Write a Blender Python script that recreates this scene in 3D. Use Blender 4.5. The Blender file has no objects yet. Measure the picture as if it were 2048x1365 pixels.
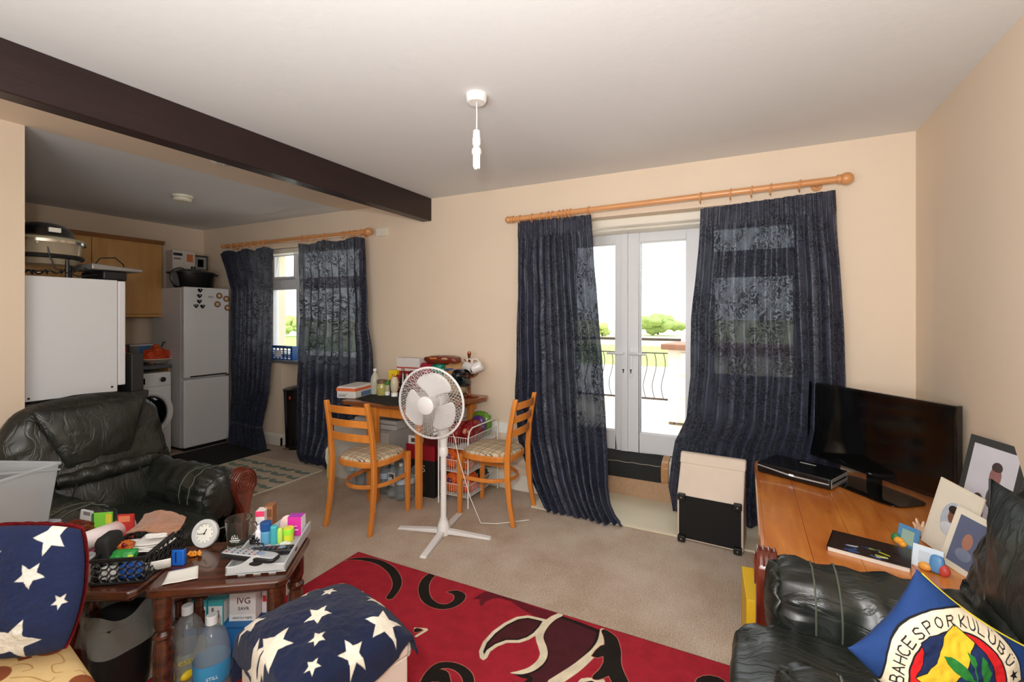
import bpy, bmesh, math, random
import numpy as np
from mathutils import Vector, Matrix, Euler
from mathutils import noise as mnoise
random.seed(7)
R = math.radians
SC = bpy.context.scene
COL = SC.collection
# ---------------------------------------------------------------- camera, world, lights
F, PSI, CY, CH = 928.0, 0.4657, 632.8, 1.40
cam = bpy.data.objects.new('camera', bpy.data.cameras.new('camera')); COL.objects.link(cam)
cam.location = (0, 0, CH); cam.rotation_euler = (math.pi/2, 0, PSI)
cam.data.sensor_width = 36; cam.data.lens = F/2048*36
cam.data.shift_y = -(682.5-CY)/2048; cam.data.clip_start = 0.05; cam.data.clip_end = 600
SC.camera = cam
world = bpy.data.worlds.new('world'); SC.world = world; world.use_nodes = True
bg = world.node_tree.nodes['Background']; bg.inputs[0].default_value = (0.93, 0.97, 1, 1); bg.inputs[1].default_value = 3.0
SC.view_settings.view_transform = 'Standard'; SC.view_settings.look = 'None'
SC.view_settings.exposure = 0.0; SC.view_settings.gamma = 1.0; SC.view_settings.use_curve_mapping = False
def area(name, loc, rot, size, power, col=(1, 1, 1), sy=None):
    l = bpy.data.lights.new(name, 'AREA'); l.energy = power; l.size = size; l.color = col
    if sy: l.shape = 'RECTANGLE'; l.size_y = sy
    o = bpy.data.objects.new(name, l); COL.objects.link(o); o.location = loc; o.rotation_euler = rot
    return o
# photographer's flash just above the camera, its bounce off the ceiling, the sun-lit sky outside
area('camera_flash', (-0.05, -0.12, 1.62), (R(97), 0, PSI-R(14)), 0.16, 35, (1, 0.985, 0.97))
area('flash_bounce', (-0.6, -1.0, 1.35), (R(150), 0, PSI-R(24)), 1.5, 84, (0.98, 0.99, 1))
sun = bpy.data.lights.new('sun', 'SUN'); sun.energy = 1.6; sun.angle = R(25)
so = bpy.data.objects.new('sun', sun); COL.objects.link(so); so.rotation_euler = (R(25), R(15), 0)

# ---------------------------------------------------------------- helpers
CS, SN = math.cos(PSI), math.sin(PSI)
def at(px, py, X=None, Y=None, z=None, d=None):
    a = (px-1024)/F; b = -(py-CY)/F
    dx, dy = -SN+a*CS, CS+a*SN
    t = X/dx if X is not None else Y/dy if Y is not None else (z-CH)/b if z is not None else d
    return Vector((dx*t, dy*t, CH+b*t))
def lin(c):
    if max(c[:3]) > 1.001 or isinstance(c[0], int): c = [v/255 for v in c[:3]]
    return tuple((v/12.92 if v <= .04045 else ((v+.055)/1.055)**2.4) for v in c[:3])+(1,)
def newmat(name):
    m = bpy.data.materials.new(name); m.use_nodes = True
    nt = m.node_tree; return m, nt, nt.nodes['Principled BSDF']
def N(nt, t, **kw):
    n = nt.nodes.new(t)
    for k, v in kw.items():
        if k.startswith('i_'): n.inputs[int(k[2:]) if k[2:].isdigit() else k[2:]].default_value = v
        else: setattr(n, k, v)
    return n
_mc = {}
def pm(col, rough=.5, metal=0, var=.08, scale=12, bump=.0, bscale=80, coat=0, trans=0, ior=1.45, alpha=1, spec=.5, emis=None, obj=True, stretch=None, sheen=0):
    key = (tuple(col), rough, metal, var, scale, bump, bscale, coat, trans, ior, alpha, spec, str(emis), stretch, sheen)
    if key in _mc: return _mc[key]
    m, nt, p = newmat('m_%d_%d_%d' % tuple(int(c) for c in col[:3]))
    L = nt.links.new
    tc = N(nt, 'ShaderNodeTexCoord'); mp = N(nt, 'ShaderNodeMapping'); L(tc.outputs['Object'], mp.inputs[0])
    if stretch: mp.inputs['Scale'].default_value = stretch
    ns = N(nt, 'ShaderNodeTexNoise'); ns.inputs['Scale'].default_value = scale; ns.inputs['Detail'].default_value = 4
    L(mp.outputs[0], ns.inputs['Vector'])
    c = lin(col)
    mx = N(nt, 'ShaderNodeMix', data_type='RGBA')
    mx.inputs['A'].default_value = tuple(v*(1-var*1.6) for v in c[:3])+(1,); mx.inputs['B'].default_value = tuple(min(1, v*(1+var*1.6)) for v in c[:3])+(1,)
    L(ns.outputs['Fac'], mx.inputs['Factor']); L(mx.outputs['Result'], p.inputs['Base Color'])
    p.inputs['Roughness'].default_value = rough; p.inputs['Metallic'].default_value = metal
    p.inputs['Coat Weight'].default_value = coat; p.inputs['Transmission Weight'].default_value = trans
    p.inputs['IOR'].default_value = ior; p.inputs['Alpha'].default_value = alpha; p.inputs['Specular IOR Level'].default_value = spec
    p.inputs['Sheen Weight'].default_value = sheen
    if emis: p.inputs['Emission Color'].default_value = lin(col); p.inputs['Emission Strength'].default_value = emis
    if bump:
        n2 = N(nt, 'ShaderNodeTexNoise'); n2.inputs['Scale'].default_value = bscale; n2.inputs['Detail'].default_value = 3
        L(mp.outputs[0], n2.inputs['Vector']); b = N(nt, 'ShaderNodeBump'); b.inputs['Strength'].default_value = bump; b.inputs['Distance'].default_value = .01
        L(n2.outputs['Fac'], b.inputs['Height']); L(b.outputs[0], p.inputs['Normal'])
    _mc[key] = m; return m
def wood(col, dark, scale=3, rough=.35, axis=(1, 12, 12), coat=.2, knots=False):
    m, nt, p = newmat('m_wood'); L = nt.links.new
    tc = N(nt, 'ShaderNodeTexCoord'); mp = N(nt, 'ShaderNodeMapping'); mp.inputs['Scale'].default_value = axis; L(tc.outputs['Object'], mp.inputs[0])
    ns = N(nt, 'ShaderNodeTexNoise'); ns.inputs['Scale'].default_value = scale; ns.inputs['Detail'].default_value = 8; ns.inputs['Distortion'].default_value = .6
    L(mp.outputs[0], ns.inputs['Vector'])
    cr = N(nt, 'ShaderNodeValToRGB'); cr.color_ramp.elements[0].position = .3; cr.color_ramp.elements[0].color = lin(dark); cr.color_ramp.elements[1].position = .7; cr.color_ramp.elements[1].color = lin(col)
    L(ns.outputs['Fac'], cr.inputs[0]); out = cr.outputs[0]
    if knots:
        vo = N(nt, 'ShaderNodeTexVoronoi'); vo.inputs['Scale'].default_value = 3.2; L(tc.outputs['Object'], vo.inputs['Vector'])
        r2 = N(nt, 'ShaderNodeMapRange'); r2.inputs[1].default_value = .06; r2.inputs[2].default_value = .035; L(vo.outputs['Distance'], r2.inputs[0])
        mx = N(nt, 'ShaderNodeMix', data_type='RGBA'); mx.inputs['B'].default_value = lin((90, 40, 14)); L(r2.outputs[0], mx.inputs['Factor']); L(out, mx.inputs['A']); out = mx.outputs['Result']
        n3 = N(nt, 'ShaderNodeTexNoise'); n3.inputs['Scale'].default_value = 5; n3.inputs['Detail'].default_value = 9; L(tc.outputs['Object'], n3.inputs['Vector'])
        r3 = N(nt, 'ShaderNodeMapRange'); r3.inputs[1].default_value = .64; r3.inputs[2].default_value = .72; r3.inputs[4].default_value = .35; L(n3.outputs['Fac'], r3.inputs[0])
        mx = N(nt, 'ShaderNodeMix', data_type='RGBA'); mx.inputs['B'].default_value = lin((205, 160, 120)); L(r3.outputs[0], mx.inputs['Factor']); L(out, mx.inputs['A']); out = mx.outputs['Result']
    L(out, p.inputs['Base Color']); p.inputs['Roughness'].default_value = rough; p.inputs['Coat Weight'].default_value = coat
    return m
def sdfmat(base, layers, rough=.9, var=.1, scale=30, bump=.15, bscale=300, sheen=0.0, soft=.0008):
    m, nt, p = newmat('m_print'); L = nt.links.new
    tc = N(nt, 'ShaderNodeTexCoord'); ns = N(nt, 'ShaderNodeTexNoise'); ns.inputs['Scale'].default_value = scale; ns.inputs['Detail'].default_value = 5; L(tc.outputs['Object'], ns.inputs['Vector'])
    rgb = N(nt, 'ShaderNodeRGB'); rgb.outputs[0].default_value = lin(base); out = rgb.outputs[0]
    for attr, col in layers:
        a = N(nt, 'ShaderNodeAttribute', attribute_name=attr)
        r = N(nt, 'ShaderNodeMapRange'); r.inputs[1].default_value = soft; r.inputs[2].default_value = -soft; L(a.outputs['Fac'], r.inputs[0])
        mx = N(nt, 'ShaderNodeMix', data_type='RGBA'); mx.inputs['B'].default_value = lin(col); L(r.outputs[0], mx.inputs['Factor']); L(out, mx.inputs['A']); out = mx.outputs['Result']
    hs = N(nt, 'ShaderNodeHueSaturation'); L(out, hs.inputs['Color'])
    r = N(nt, 'ShaderNodeMapRange'); r.inputs[1].default_value = .3; r.inputs[2].default_value = .7; r.inputs[3].default_value = 1-var; r.inputs[4].default_value = 1+var; L(ns.outputs['Fac'], r.inputs[0]); L(r.outputs[0], hs.inputs['Value'])
    L(hs.outputs[0], p.inputs['Base Color']); p.inputs['Roughness'].default_value = rough; p.inputs['Sheen Weight'].default_value = sheen; p.inputs['Specular IOR Level'].default_value = .2
    n2 = N(nt, 'ShaderNodeTexNoise'); n2.inputs['Scale'].default_value = bscale; L(tc.outputs['Object'], n2.inputs['Vector'])
    b = N(nt, 'ShaderNodeBump'); b.inputs['Strength'].default_value = bump; b.inputs['Distance'].default_value = .01; L(n2.outputs['Fac'], b.inputs['Height']); L(b.outputs[0], p.inputs['Normal'])
    return m
def poly_sdf(P, poly):
    P = np.asarray(P, float); V = np.asarray(poly, float); n = len(V)
    d = np.full(len(P), 1e9); inside = np.zeros(len(P), bool)
    for i in range(n):
        a, b = V[i], V[(i+1) % n]; e = b-a; w = P-a
        t = np.clip((w@e)/max(e@e, 1e-12), 0, 1); q = w-t[:, None]*e
        d = np.minimum(d, (q**2).sum(1))
        c = (a[1] > P[:, 1]) != (b[1] > P[:, 1])
        with np.errstate(divide='ignore', invalid='ignore'):
            xi = (b[0]-a[0])*(P[:, 1]-a[1])/(b[1]-a[1])+a[0]
        inside ^= c & (P[:, 0] < xi)
    d = np.sqrt(d); return np.where(inside, -d, d)
def line_sdf(P, pts, ws):
    P = np.asarray(P, float); V = np.asarray(pts, float); d = np.full(len(P), 1e9)
    if np.isscalar(ws): ws = [ws]*len(V)
    for i in range(len(V)-1):
        a, b = V[i], V[i+1]; e = b-a; w = P-a
        t = np.clip((w@e)/max(e@e, 1e-12), 0, 1); q = w-t[:, None]*e
        d = np.minimum(d, np.sqrt((q**2).sum(1))-(ws[i]*(1-t)+ws[i+1]*t)/2)
    return d
def smooth_line(pts, ws, k=6):
    V = [Vector(p).to_3d() for p in pts]; out = []; wo = []
    for i in range(len(V)-1):
        p0 = V[max(i-1, 0)]; p1 = V[i]; p2 = V[i+1]; p3 = V[min(i+2, len(V)-1)]
        for j in range(k):
            t = j/k
            out.append((0.5*((2*p1)+(-p0+p2)*t+(2*p0-5*p1+4*p2-p3)*t*t+(-p0+3*p1-3*p2+p3)*t**3))[:2]); wo.append(ws[i]*(1-t)+ws[i+1]*t)
    out.append(V[-1][:2]); wo.append(ws[-1]); return out, wo
def star(cx, cy, r, rot=0, k=.42, sx=1):
    return [(cx+sx*(r if i % 2 == 0 else r*k)*math.cos(rot+math.pi/2+i*math.pi/5), cy+(r if i % 2 == 0 else r*k)*math.sin(rot+math.pi/2+i*math.pi/5)) for i in range(10)]

class MB:
    def __init__(s): s.v = []; s.f = []; s.M = Matrix()
    def at(s, loc=(0, 0, 0), rz=0, rx=0, ry=0): s.M = Matrix.Translation(loc)@Euler((rx, ry, rz)).to_matrix().to_4x4(); return s
    def add(s, vs, fs):
        n = len(s.v); s.v += [tuple(s.M@Vector(v)) for v in vs]; s.f += [tuple(n+i for i in f) for f in fs]; return s
    def box(s, x0, x1, y0, y1, z0, z1):
        return s.add([(x0, y0, z0), (x1, y0, z0), (x1, y1, z0), (x0, y1, z0), (x0, y0, z1), (x1, y0, z1), (x1, y1, z1), (x0, y1, z1)],
                     [(0, 3, 2, 1), (4, 5, 6, 7), (0, 1, 5, 4), (1, 2, 6, 5), (2, 3, 7, 6), (3, 0, 4, 7)])
    def cb(s, c, sz): return s.box(c[0]-sz[0]/2, c[0]+sz[0]/2, c[1]-sz[1]/2, c[1]+sz[1]/2, c[2]-sz[2]/2, c[2]+sz[2]/2)
    def tube(s, pts, r, n=8, closed=False, cap=True):
        pts = [Vector(p) for p in pts]; m = len(pts); rs = r if isinstance(r, (list, tuple)) else [r]*m
        vs = []; fs = []; up = None
        for i, p in enumerate(pts):
            if closed: t = (pts[(i+1) % m]-pts[i-1])
            else: t = pts[min(i+1, m-1)]-pts[max(i-1, 0)]
            t = t.normalized() if t.length > 1e-9 else Vector((0, 0, 1))
            if up is None: up = Vector((0, 0, 1)) if abs(t.z) < .9 else Vector((1, 0, 0))
            a = t.cross(up)
            if a.length < 1e-6: a = t.orthogonal()
            a.normalize(); b = a.cross(t).normalized(); up = b
            for k in range(n):
                an = 2*math.pi*k/n; vs.append(p+(a*math.cos(an)+b*math.sin(an))*rs[i])
        for i in range(m if closed else m-1):
            for k in range(n):
                j = (i+1) % m; fs.append((i*n+k, i*n+(k+1) % n, j*n+(k+1) % n, j*n+k))
        if cap and not closed: fs.append(tuple(range(n))[::-1]); fs.append(tuple((m-1)*n+k for k in range(n)))
        return s.add(vs, fs)
    def cyl(s, p0, p1, r0, r1=None, n=20): return s.tube([p0, p1], [r0, r0 if r1 is None else r1], n)
    def lathe(s, prof, n=24, c=(0, 0, 0), a0=0, a1=2*math.pi):
        vs = []; fs = []; m = len(prof); full = abs(a1-a0-2*math.pi) < 1e-6; k = n if full else n+1
        for i in range(k):
            a = a0+(a1-a0)*i/n
            for r, z in prof: vs.append((c[0]+r*math.cos(a), c[1]+r*math.sin(a), c[2]+z))
        for i in range(n):
            j = (i+1) % k
            for q in range(m-1): fs.append((i*m+q, j*m+q, j*m+q+1, i*m+q+1))
        return s.add(vs, fs)
    def prism(s, poly, h0, h1, ax='z'):
        n = len(poly)
        def P(a, b, h): return (a, b, h) if ax == 'z' else (a, h, b) if ax == 'y' else (h, a, b)
        vs = [P(a, b, h0) for a, b in poly]+[P(a, b, h1) for a, b in poly]
        return s.add(vs, [tuple(range(n))[::-1], tuple(range(n, 2*n))]+[(i, (i+1) % n, n+(i+1) % n, n+i) for i in range(n)])
    def grid(s, fn, nu, nv, cu=False):
        vs = [fn(i/(nu if cu else nu-1), j/(nv-1)) for j in range(nv) for i in range(nu)]; fs = []
        for j in range(nv-1):
            for i in range(nu if cu else nu-1):
                k = (i+1) % nu; fs.append((j*nu+i, j*nu+k, (j+1)*nu+k, (j+1)*nu+i))
        return s.add(vs, fs)
    def sell(s, c, r, e=(.5, .5), nu=40, nv=24, disp=None):
        def sp(v, p): return math.copysign(abs(v)**p, v)
        def fn(u, v):
            a = 2*math.pi*u; b = math.pi*(v-.5)
            x = sp(math.cos(b), e[1])*sp(math.cos(a), e[0]); y = sp(math.cos(b), e[1])*sp(math.sin(a), e[0]); z = sp(math.sin(b), e[1])
            q = Vector((c[0]+r[0]*x, c[1]+r[1]*y, c[2]+r[2]*z))
            if disp: q = disp(q, Vector((x, y, z)))
            return q
        return s.grid(fn, nu, nv, True)
    def build(s, name, mat, parent=None, smooth=True, bevel=0, seg=2, sub=0, kind=None, label=None, solid=0, autos=35):
        me = bpy.data.meshes.new(name); me.from_pydata([tuple(v) for v in s.v], [], s.f); me.update()
        bm = bmesh.new(); bm.from_mesh(me); bmesh.ops.remove_doubles(bm, verts=bm.verts, dist=1e-6); bmesh.ops.recalc_face_normals(bm, faces=bm.faces)
        bm.to_mesh(me); bm.free()
        o = bpy.data.objects.new(name, me); COL.objects.link(o)
        if mat: me.materials.append(mat)
        if parent: o.parent = parent
        if smooth:
            me.polygons.foreach_set('use_smooth', [True]*len(me.polygons))
            if autos: me.set_sharp_from_angle(angle=R(autos))
        if solid: md = o.modifiers.new('s', 'SOLIDIFY'); md.thickness = solid; md.offset = 0
        if bevel: md = o.modifiers.new('b', 'BEVEL'); md.width = bevel; md.segments = seg; md.limit_method = 'ANGLE'
        if sub: md = o.modifiers.new('u', 'SUBSURF'); md.levels = sub; md.render_levels = sub
        if kind: o['kind'] = kind
        if label: o['label'] = label
        return o
def attrs(o, d):
    for k, arr in d.items():
        a = o.data.attributes.new(k, 'FLOAT', 'POINT'); a.data.foreach_set('value', np.asarray(arr, np.float32))
def rawgrid(name, mat, fn, us, vs, parent=None):
    """grid keeping vertex order; fn(u,v)->xyz"""
    P = [fn(u, v) for v in vs for u in us]; nu = len(us); fs = [(j*nu+i, j*nu+i+1, (j+1)*nu+i+1, (j+1)*nu+i) for j in range(len(vs)-1) for i in range(nu-1)]
    me = bpy.data.meshes.new(name); me.from_pydata([tuple(p) for p in P], [], fs); me.update()
    o = bpy.data.objects.new(name, me); COL.objects.link(o)
    if mat: me.materials.append(mat)
    me.polygons.foreach_set('use_smooth', [True]*len(me.polygons))
    if parent: o.parent = parent
    return o
def tag(o, label, cat, group=None, kind=None):
    o['label'] = label; o['category'] = cat
    if group: o['group'] = group
    if kind: o['kind'] = kind
    return o
def thing(name, label, cat, loc=(0, 0, 0), rz=0, group=None, rx=0, ry=0):
    o = bpy.data.objects.new(name, None); COL.objects.link(o); o.location = loc; o.rotation_euler = (rx, ry, rz); o.empty_display_size = .05
    return tag(o, label, cat, group)
def struct(o): o['kind'] = 'structure'; return o
def text(body, size, loc, rot, mat, parent, name='lettering', ext=.0004, align='CENTER', sx=1):
    c = bpy.data.curves.new(name, 'FONT'); c.body = body; c.size = size; c.extrude = ext; c.align_x = align; c.align_y = 'CENTER'; c.resolution_u = 3
    o = bpy.data.objects.new(name, c); COL.objects.link(o); o.location = loc; o.rotation_euler = rot; o.scale = (sx, 1, 1); c.materials.append(mat); o.parent = parent
    return o
def fract(p, s, seed=0): return mnoise.fractal(Vector(p)*s+Vector((seed, seed*.7, 0)), .6, 2, 4)
def dup(root, loc, rz, label, group=None):
    r = root.copy(); COL.objects.link(r); r.location = loc; r.rotation_euler = (0, 0, rz); r['label'] = label
    if group: r['group'] = group
    for ch in list(root.children):
        c = ch.copy(); COL.objects.link(c); c.parent = r
        for g in ch.children:
            d = g.copy(); COL.objects.link(d); d.parent = c
    return r
# ---------------------------------------------------------------- setting
XL, XR, XB, XS, YD, HC = -5.903, .8615, -2.491, -3.514, 3.367, 2.447
YF = -1.6   # wall behind the camera
WT = .46    # outer wall thickness
m_wall = pm((229, 210, 187), .75, var=.03, scale=1.5, bump=.05, bscale=60)
m_ceil = pm((226, 226, 225), .85, var=.015, scale=1.2, bump=.08, bscale=25)
m_trim = pm((236, 230, 216), .4, var=.02)
m_upvc = pm((226, 228, 231), .3, var=.01)
def carpet():
    m, nt, p = newmat('m_carpet'); L = nt.links.new
    tc = N(nt, 'ShaderNodeTexCoord')
    n1 = N(nt, 'ShaderNodeTexNoise'); n1.inputs['Scale'].default_value = 140; n1.inputs['Detail'].default_value = 3; L(tc.outputs['Object'], n1.inputs['Vector'])
    n2 = N(nt, 'ShaderNodeTexNoise'); n2.inputs['Scale'].default_value = 2.2; n2.inputs['Detail'].default_value = 7; n2.inputs['Roughness'].default_value = .6; L(tc.outputs['Object'], n2.inputs['Vector'])
    cr = N(nt, 'ShaderNodeValToRGB'); cr.color_ramp.elements[0].position = .3; cr.color_ramp.elements[0].color = lin((178, 156, 136)); cr.color_ramp.elements[1].position = .72; cr.color_ramp.elements[1].color = lin((216, 204, 190))
    L(n1.outputs['Fac'], cr.inputs[0])
    c2 = N(nt, 'ShaderNodeValToRGB'); c2.color_ramp.elements[0].position = .38; c2.color_ramp.elements[0].color = (.80, .74, .68, 1); c2.color_ramp.elements[1].position = .6; c2.color_ramp.elements[1].color = (1, 1, 1, 1)
    L(n2.outputs['Fac'], c2.inputs[0])
    mx = N(nt, 'ShaderNodeMix', data_type='RGBA', blend_type='MULTIPLY'); mx.inputs['Factor'].default_value = 1; L(cr.outputs[0], mx.inputs['A']); L(c2.outputs[0], mx.inputs['B'])
    L(mx.outputs['Result'], p.inputs['Base Color']); p.inputs['Roughness'].default_value = .95; p.inputs['Specular IOR Level'].default_value = .1
    wv = N(nt, 'ShaderNodeTexWave'); wv.inputs['Scale'].default_value = 42; wv.inputs['Distortion'].default_value = 1.5; wv.inputs['Detail Scale'].default_value = 3
    L(tc.outputs['Object'], wv.inputs['Vector'])
    ad = N(nt, 'ShaderNodeMath', operation='ADD'); L(n1.outputs['Fac'], ad.inputs[0]); L(wv.outputs['Fac'], ad.inputs[1])
    b = N(nt, 'ShaderNodeBump'); b.inputs['Strength'].default_value = .35; b.inputs['Distance'].default_value = .006; L(ad.outputs[0], b.inputs['Height']); L(b.outputs[0], p.inputs['Normal'])
    return m
m_carpet = carpet()
struct(MB().box(XL-.1, XR+.1, YF-.1, YD+WT, -.08, 0).build('floor', m_carpet, smooth=False))
struct(MB().box(XL-.1, XR+.1, YF-.1, YD+WT, HC, HC+.1).build('ceiling', m_ceil, smooth=False))
# back wall with the door opening and the kitchen window opening
DX0, DX1, DZ = -1.40, .40, 2.135
WX0, WX1, WZ0, WZ1 = -5.02, -3.36, .925, 2.15
NX0, NX1, NY = -4.483, -3.36, .24   # niche under the kitchen window, right of x
w = MB()
w.box(XL-.1, WX0, YD, YD+WT, 0, HC).box(WX1, DX0, YD, YD+WT, 0, HC).box(DX1, XR+.1, YD, YD+WT, 0, HC)
w.box(DX0, DX1, YD, YD+WT, DZ, HC).box(WX0, WX1, YD, YD+WT, WZ1, HC)
w.box(WX0, NX0, YD, YD+WT, 0, WZ0).box(NX0, WX1, YD+NY, YD+WT, 0, WZ0)
struct(w.build('wall_back', m_wall, smooth=False))
struct(MB().box(XR, XR+.1, YF, YD, 0, HC).build('wall_right', m_wall, smooth=False))
struct(MB().box(XL-.1, XR+.1, YF-.1, YF, 0, HC).build('wall_front', m_wall, smooth=False))
struct(MB().box(XL-.1, XL, YF, YD, 0, HC).build('wall_left', m_wall, smooth=False))
struct(MB().box(XS-.11, XS, YF, 1.069, 0, HC).build('wall_partition', m_wall, smooth=False))
# cream painted ceiling strip behind the beam
struct(MB().box(XS, XB-.12, YF, YD, HC-.006, HC+.004).build('trim_ceiling_strip', m_wall, smooth=False))
m_beam = pm((38, 21, 20), .45, var=.25, scale=4, bump=.12, bscale=14, coat=.08, stretch=(6, .7, 6))
o = struct(MB().box(XB-.1, XB, YF, YD-.002, 2.246, HC).build('trim_ceiling_beam', m_beam, bevel=.006, smooth=False))
# skirting boards
def skirt(nm, p0, p1, nrm):
    p0 = Vector(p0); p1 = Vector(p1); n = Vector(nrm); m = MB()
    pr = [(0, 0), (.016, 0), (.016, .085), (.011, .105), (.005, .118), (0, .12)]
    vs = [(*(p+n*a).to_2d(), b) for p in (p0, p1) for a, b in pr]; k = len(pr)
    m.add(vs, [tuple(range(k)), tuple(range(k, 2*k))]+[(i, (i+1) % k, k+(i+1) % k, k+i) for i in range(k)])
    return struct(m.build(nm, m_trim, smooth=False))
skirt('baseboard_back', (WX1-.4, YD, 0), (DX0, YD, 0), (0, -1, 0)); skirt('baseboard_back_right', (DX1, YD, 0), (XR, YD, 0), (0, -1, 0))
skirt('baseboard_kitchen', (WX0, YD, 0), (NX0+.016, YD, 0), (0, -1, 0)); skirt('baseboard_niche_side', (NX0, YD-.016, 0), (NX0, YD+NY, 0), (1, 0, 0)); skirt('baseboard_niche', (NX0, YD+NY, 0), (WX1, YD+NY, 0), (0, -1, 0))
skirt('baseboard_right', (XR, YF, 0), (XR, YD, 0), (-1, 0, 0)); skirt('baseboard_partition', (XS, YF, 0), (XS, 1.069, 0), (1, 0, 0))
# stone threshold board on the floor in front of the doors, and the step up to them
m_board = pm((214, 203, 178), .55, var=.06, scale=5, bump=.05)
struct(MB().box(DX0, DX1, 3.09, 3.62, 0, .012).build('trim_threshold', m_board, bevel=.003, smooth=False))
m_riser = pm((186, 152, 120), .95, var=.12, scale=60, bump=.4, bscale=200)
struct(MB().box(DX0, DX1, 3.61, YD+WT, 0, .15).build('trim_door_step', m_riser, smooth=False))
struct(MB().box(DX0, DX1, 3.66, YD+WT, .15, .30).build('trim_door_sill', m_trim, smooth=False))
# ---- black mat rolled over the step
m_matting = pm((44, 45, 44), .95, var=.65, scale=120, bump=.7, bscale=260)
prof = [(3.60, .15), (3.592, .2), (3.592, .262), (3.602, .282), (3.625, .298), (3.66, .308), (3.70, .318), (3.735, .32), (3.735, .304), (3.70, .303), (3.655, .302), (3.655, .15)]
mt = thing('door_mat', 'black coarse doormat draped over the step before the glass doors', 'mat', (0, 0, 0))
xm = at(1322, 930, Y=3.6).x
MB().prism(prof, -1.32, xm, 'x').build('matting', m_matting, mt, bevel=.004)
MB().prism([(a-.004 if a < 3.6 else a, b+.004) for a, b in prof], xm, xm+.05, 'x').build('edge_tape', pm((190, 140, 90), .35, var=.2, scale=40, coat=.3), mt, bevel=.003)
MB().tube([(x, 3.592+.002*math.sin(x*40), .275+.002*math.sin(x*55)) for x in np.linspace(-1.32, xm, 60)], .003, 5).build('stitching', pm((150, 146, 135), .9), mt)
# ---- french doors + side window, frame plane at YW
YW = 3.76
zt = at(1256, 463, Y=YW).z; zft = zt+.05
xj = at(1256, 600, Y=YW).x; xr_ = at(1400, 600, Y=YW).x; wl = xr_-xj
zb = .315
m_glass = pm((250, 253, 252), .0, trans=1, ior=1.05, spec=.3, var=0)
def leaf_frame(m, x0, x1, z0, z1, st, y0, y1, bot=None):
    bot = bot or st
    m.box(x0, x0+st, y0, y1, z0, z1).box(x1-st, x1, y0, y1, z0, z1).box(x0+st, x1-st, y0, y1, z1-st, z1).box(x0+st, x1-st, y0, y1, z0, z0+bot)
    return m
fr = bpy.data.objects.new('window_1', None); COL.objects.link(fr); struct(fr)
m = MB(); X0 = xj-wl-.02
sw0, sw1 = xr_+.05, DX1
m.box(DX0, DX1, YW-.01, YW+.07, zt, DZ+.0).box(DX0, X0, YW-.01, YW+.07, zb, zt).box(xr_, sw0, YW-.02, YW+.07, zb, zt).box(sw1-.05, sw1, YW-.01, YW+.07, zb, zt)
m.box(sw0, sw1, YW-.01, YW+.07, zb-.01, zb+.05)
zq0 = at(1500, 541, Y=YW).z; zq1 = at(1500, 511, Y=YW).z
m.box(sw0, sw1-.05, YW-.02, YW+.06, zq0, zq1)
m.build('window_frame', m_upvc, fr, bevel=.006, smooth=False)
leaf_frame(MB(), sw0, sw1-.05, zb+.05, zq0, .045, YW-.005, YW+.05).build('casement', m_upvc, fr, bevel=.005, smooth=False)
# solid lower panel of the side window
MB().box(sw0+.04, sw1-.09, YW+.01, YW+.04, zb+.08, at(1500, 752, Y=YW).z).build('panel', m_upvc, fr, smooth=False)
leaf_frame(MB(), sw0, sw1-.05, zq1, zt, .04, YW-.005, YW+.05).build('casement', m_upvc, fr, bevel=.005, smooth=False)
MB().box(sw0+.03, sw1-.08, YW+.02, YW+.028, at(1500, 752, Y=YW).z, zt-.03).build('pane', m_glass, fr, smooth=False)
# reveal mouldings above the doors
m = MB()
for k, (z0, z1, yy) in enumerate(((2.075, DZ, YD+.10), (2.06, 2.10, YD+.2), (zt+.0, zt+.075, YD+.3))): m.box(DX0, DX1, yy, YW, z0, z1)
struct(m.build('trim_door_head', m_trim, bevel=.008, smooth=False))
def door(nm, x0, x1, hs, lab):
    d = bpy.data.objects.new(nm, None); COL.objects.link(d); struct(d)
    leaf_frame(MB(), x0, x1, zb, zt-.006, .092, YW-.02, YW+.05, .16).build('leaf_frame', m_upvc, d, bevel=.006, smooth=False)
    leaf_frame(MB(), x0+.088, x1-.088, zb+.156, zt-.094, .012, YW-.012, YW+.03).build('glazing_bead', m_upvc, d, bevel=.004, smooth=False)
    MB().box(x0+.09, x1-.09, YW+.015, YW+.023, zb+.15, zt-.09).build('pane', m_glass, d, smooth=False)
    hx = x0+.028 if hs > 0 else x1-.03
    hz = at(1262, 707, Y=YW-.03).z
    pl = MB(); pl.sell((hx, YW-.024, hz-.07), (.016, .008, .125), (.5, .35), 20, 14); pl.build('backplate', m_upvc, d)
    MB().tube([(hx, YW-.02, hz), (hx, YW-.06, hz), (hx+.02*hs, YW-.068, hz), (hx+.125*hs, YW-.066, hz-.004)], [.011, .011, .012, .009], 10).build('handle', m_upvc, d)
    MB().cyl((hx, YW-.0345, hz-.135), (hx, YW-.031, hz-.135), .0075, n=12).box(hx-.004, hx+.004, YW-.0345, YW-.031, hz-.16, hz-.135).build('keyhole', pm((25, 24, 23), .4), d, smooth=False)
    return d
door('door_1', X0+.02, xj, -1, ''); door('door_2', xj+.002, xr_, 1, '')
struct(MB().box(xj-.05, xj+.004, YW-.034, YW-.02, zb, zt-.006).build('trim_door_astragal', m_upvc, bevel=.004, smooth=False))
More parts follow.
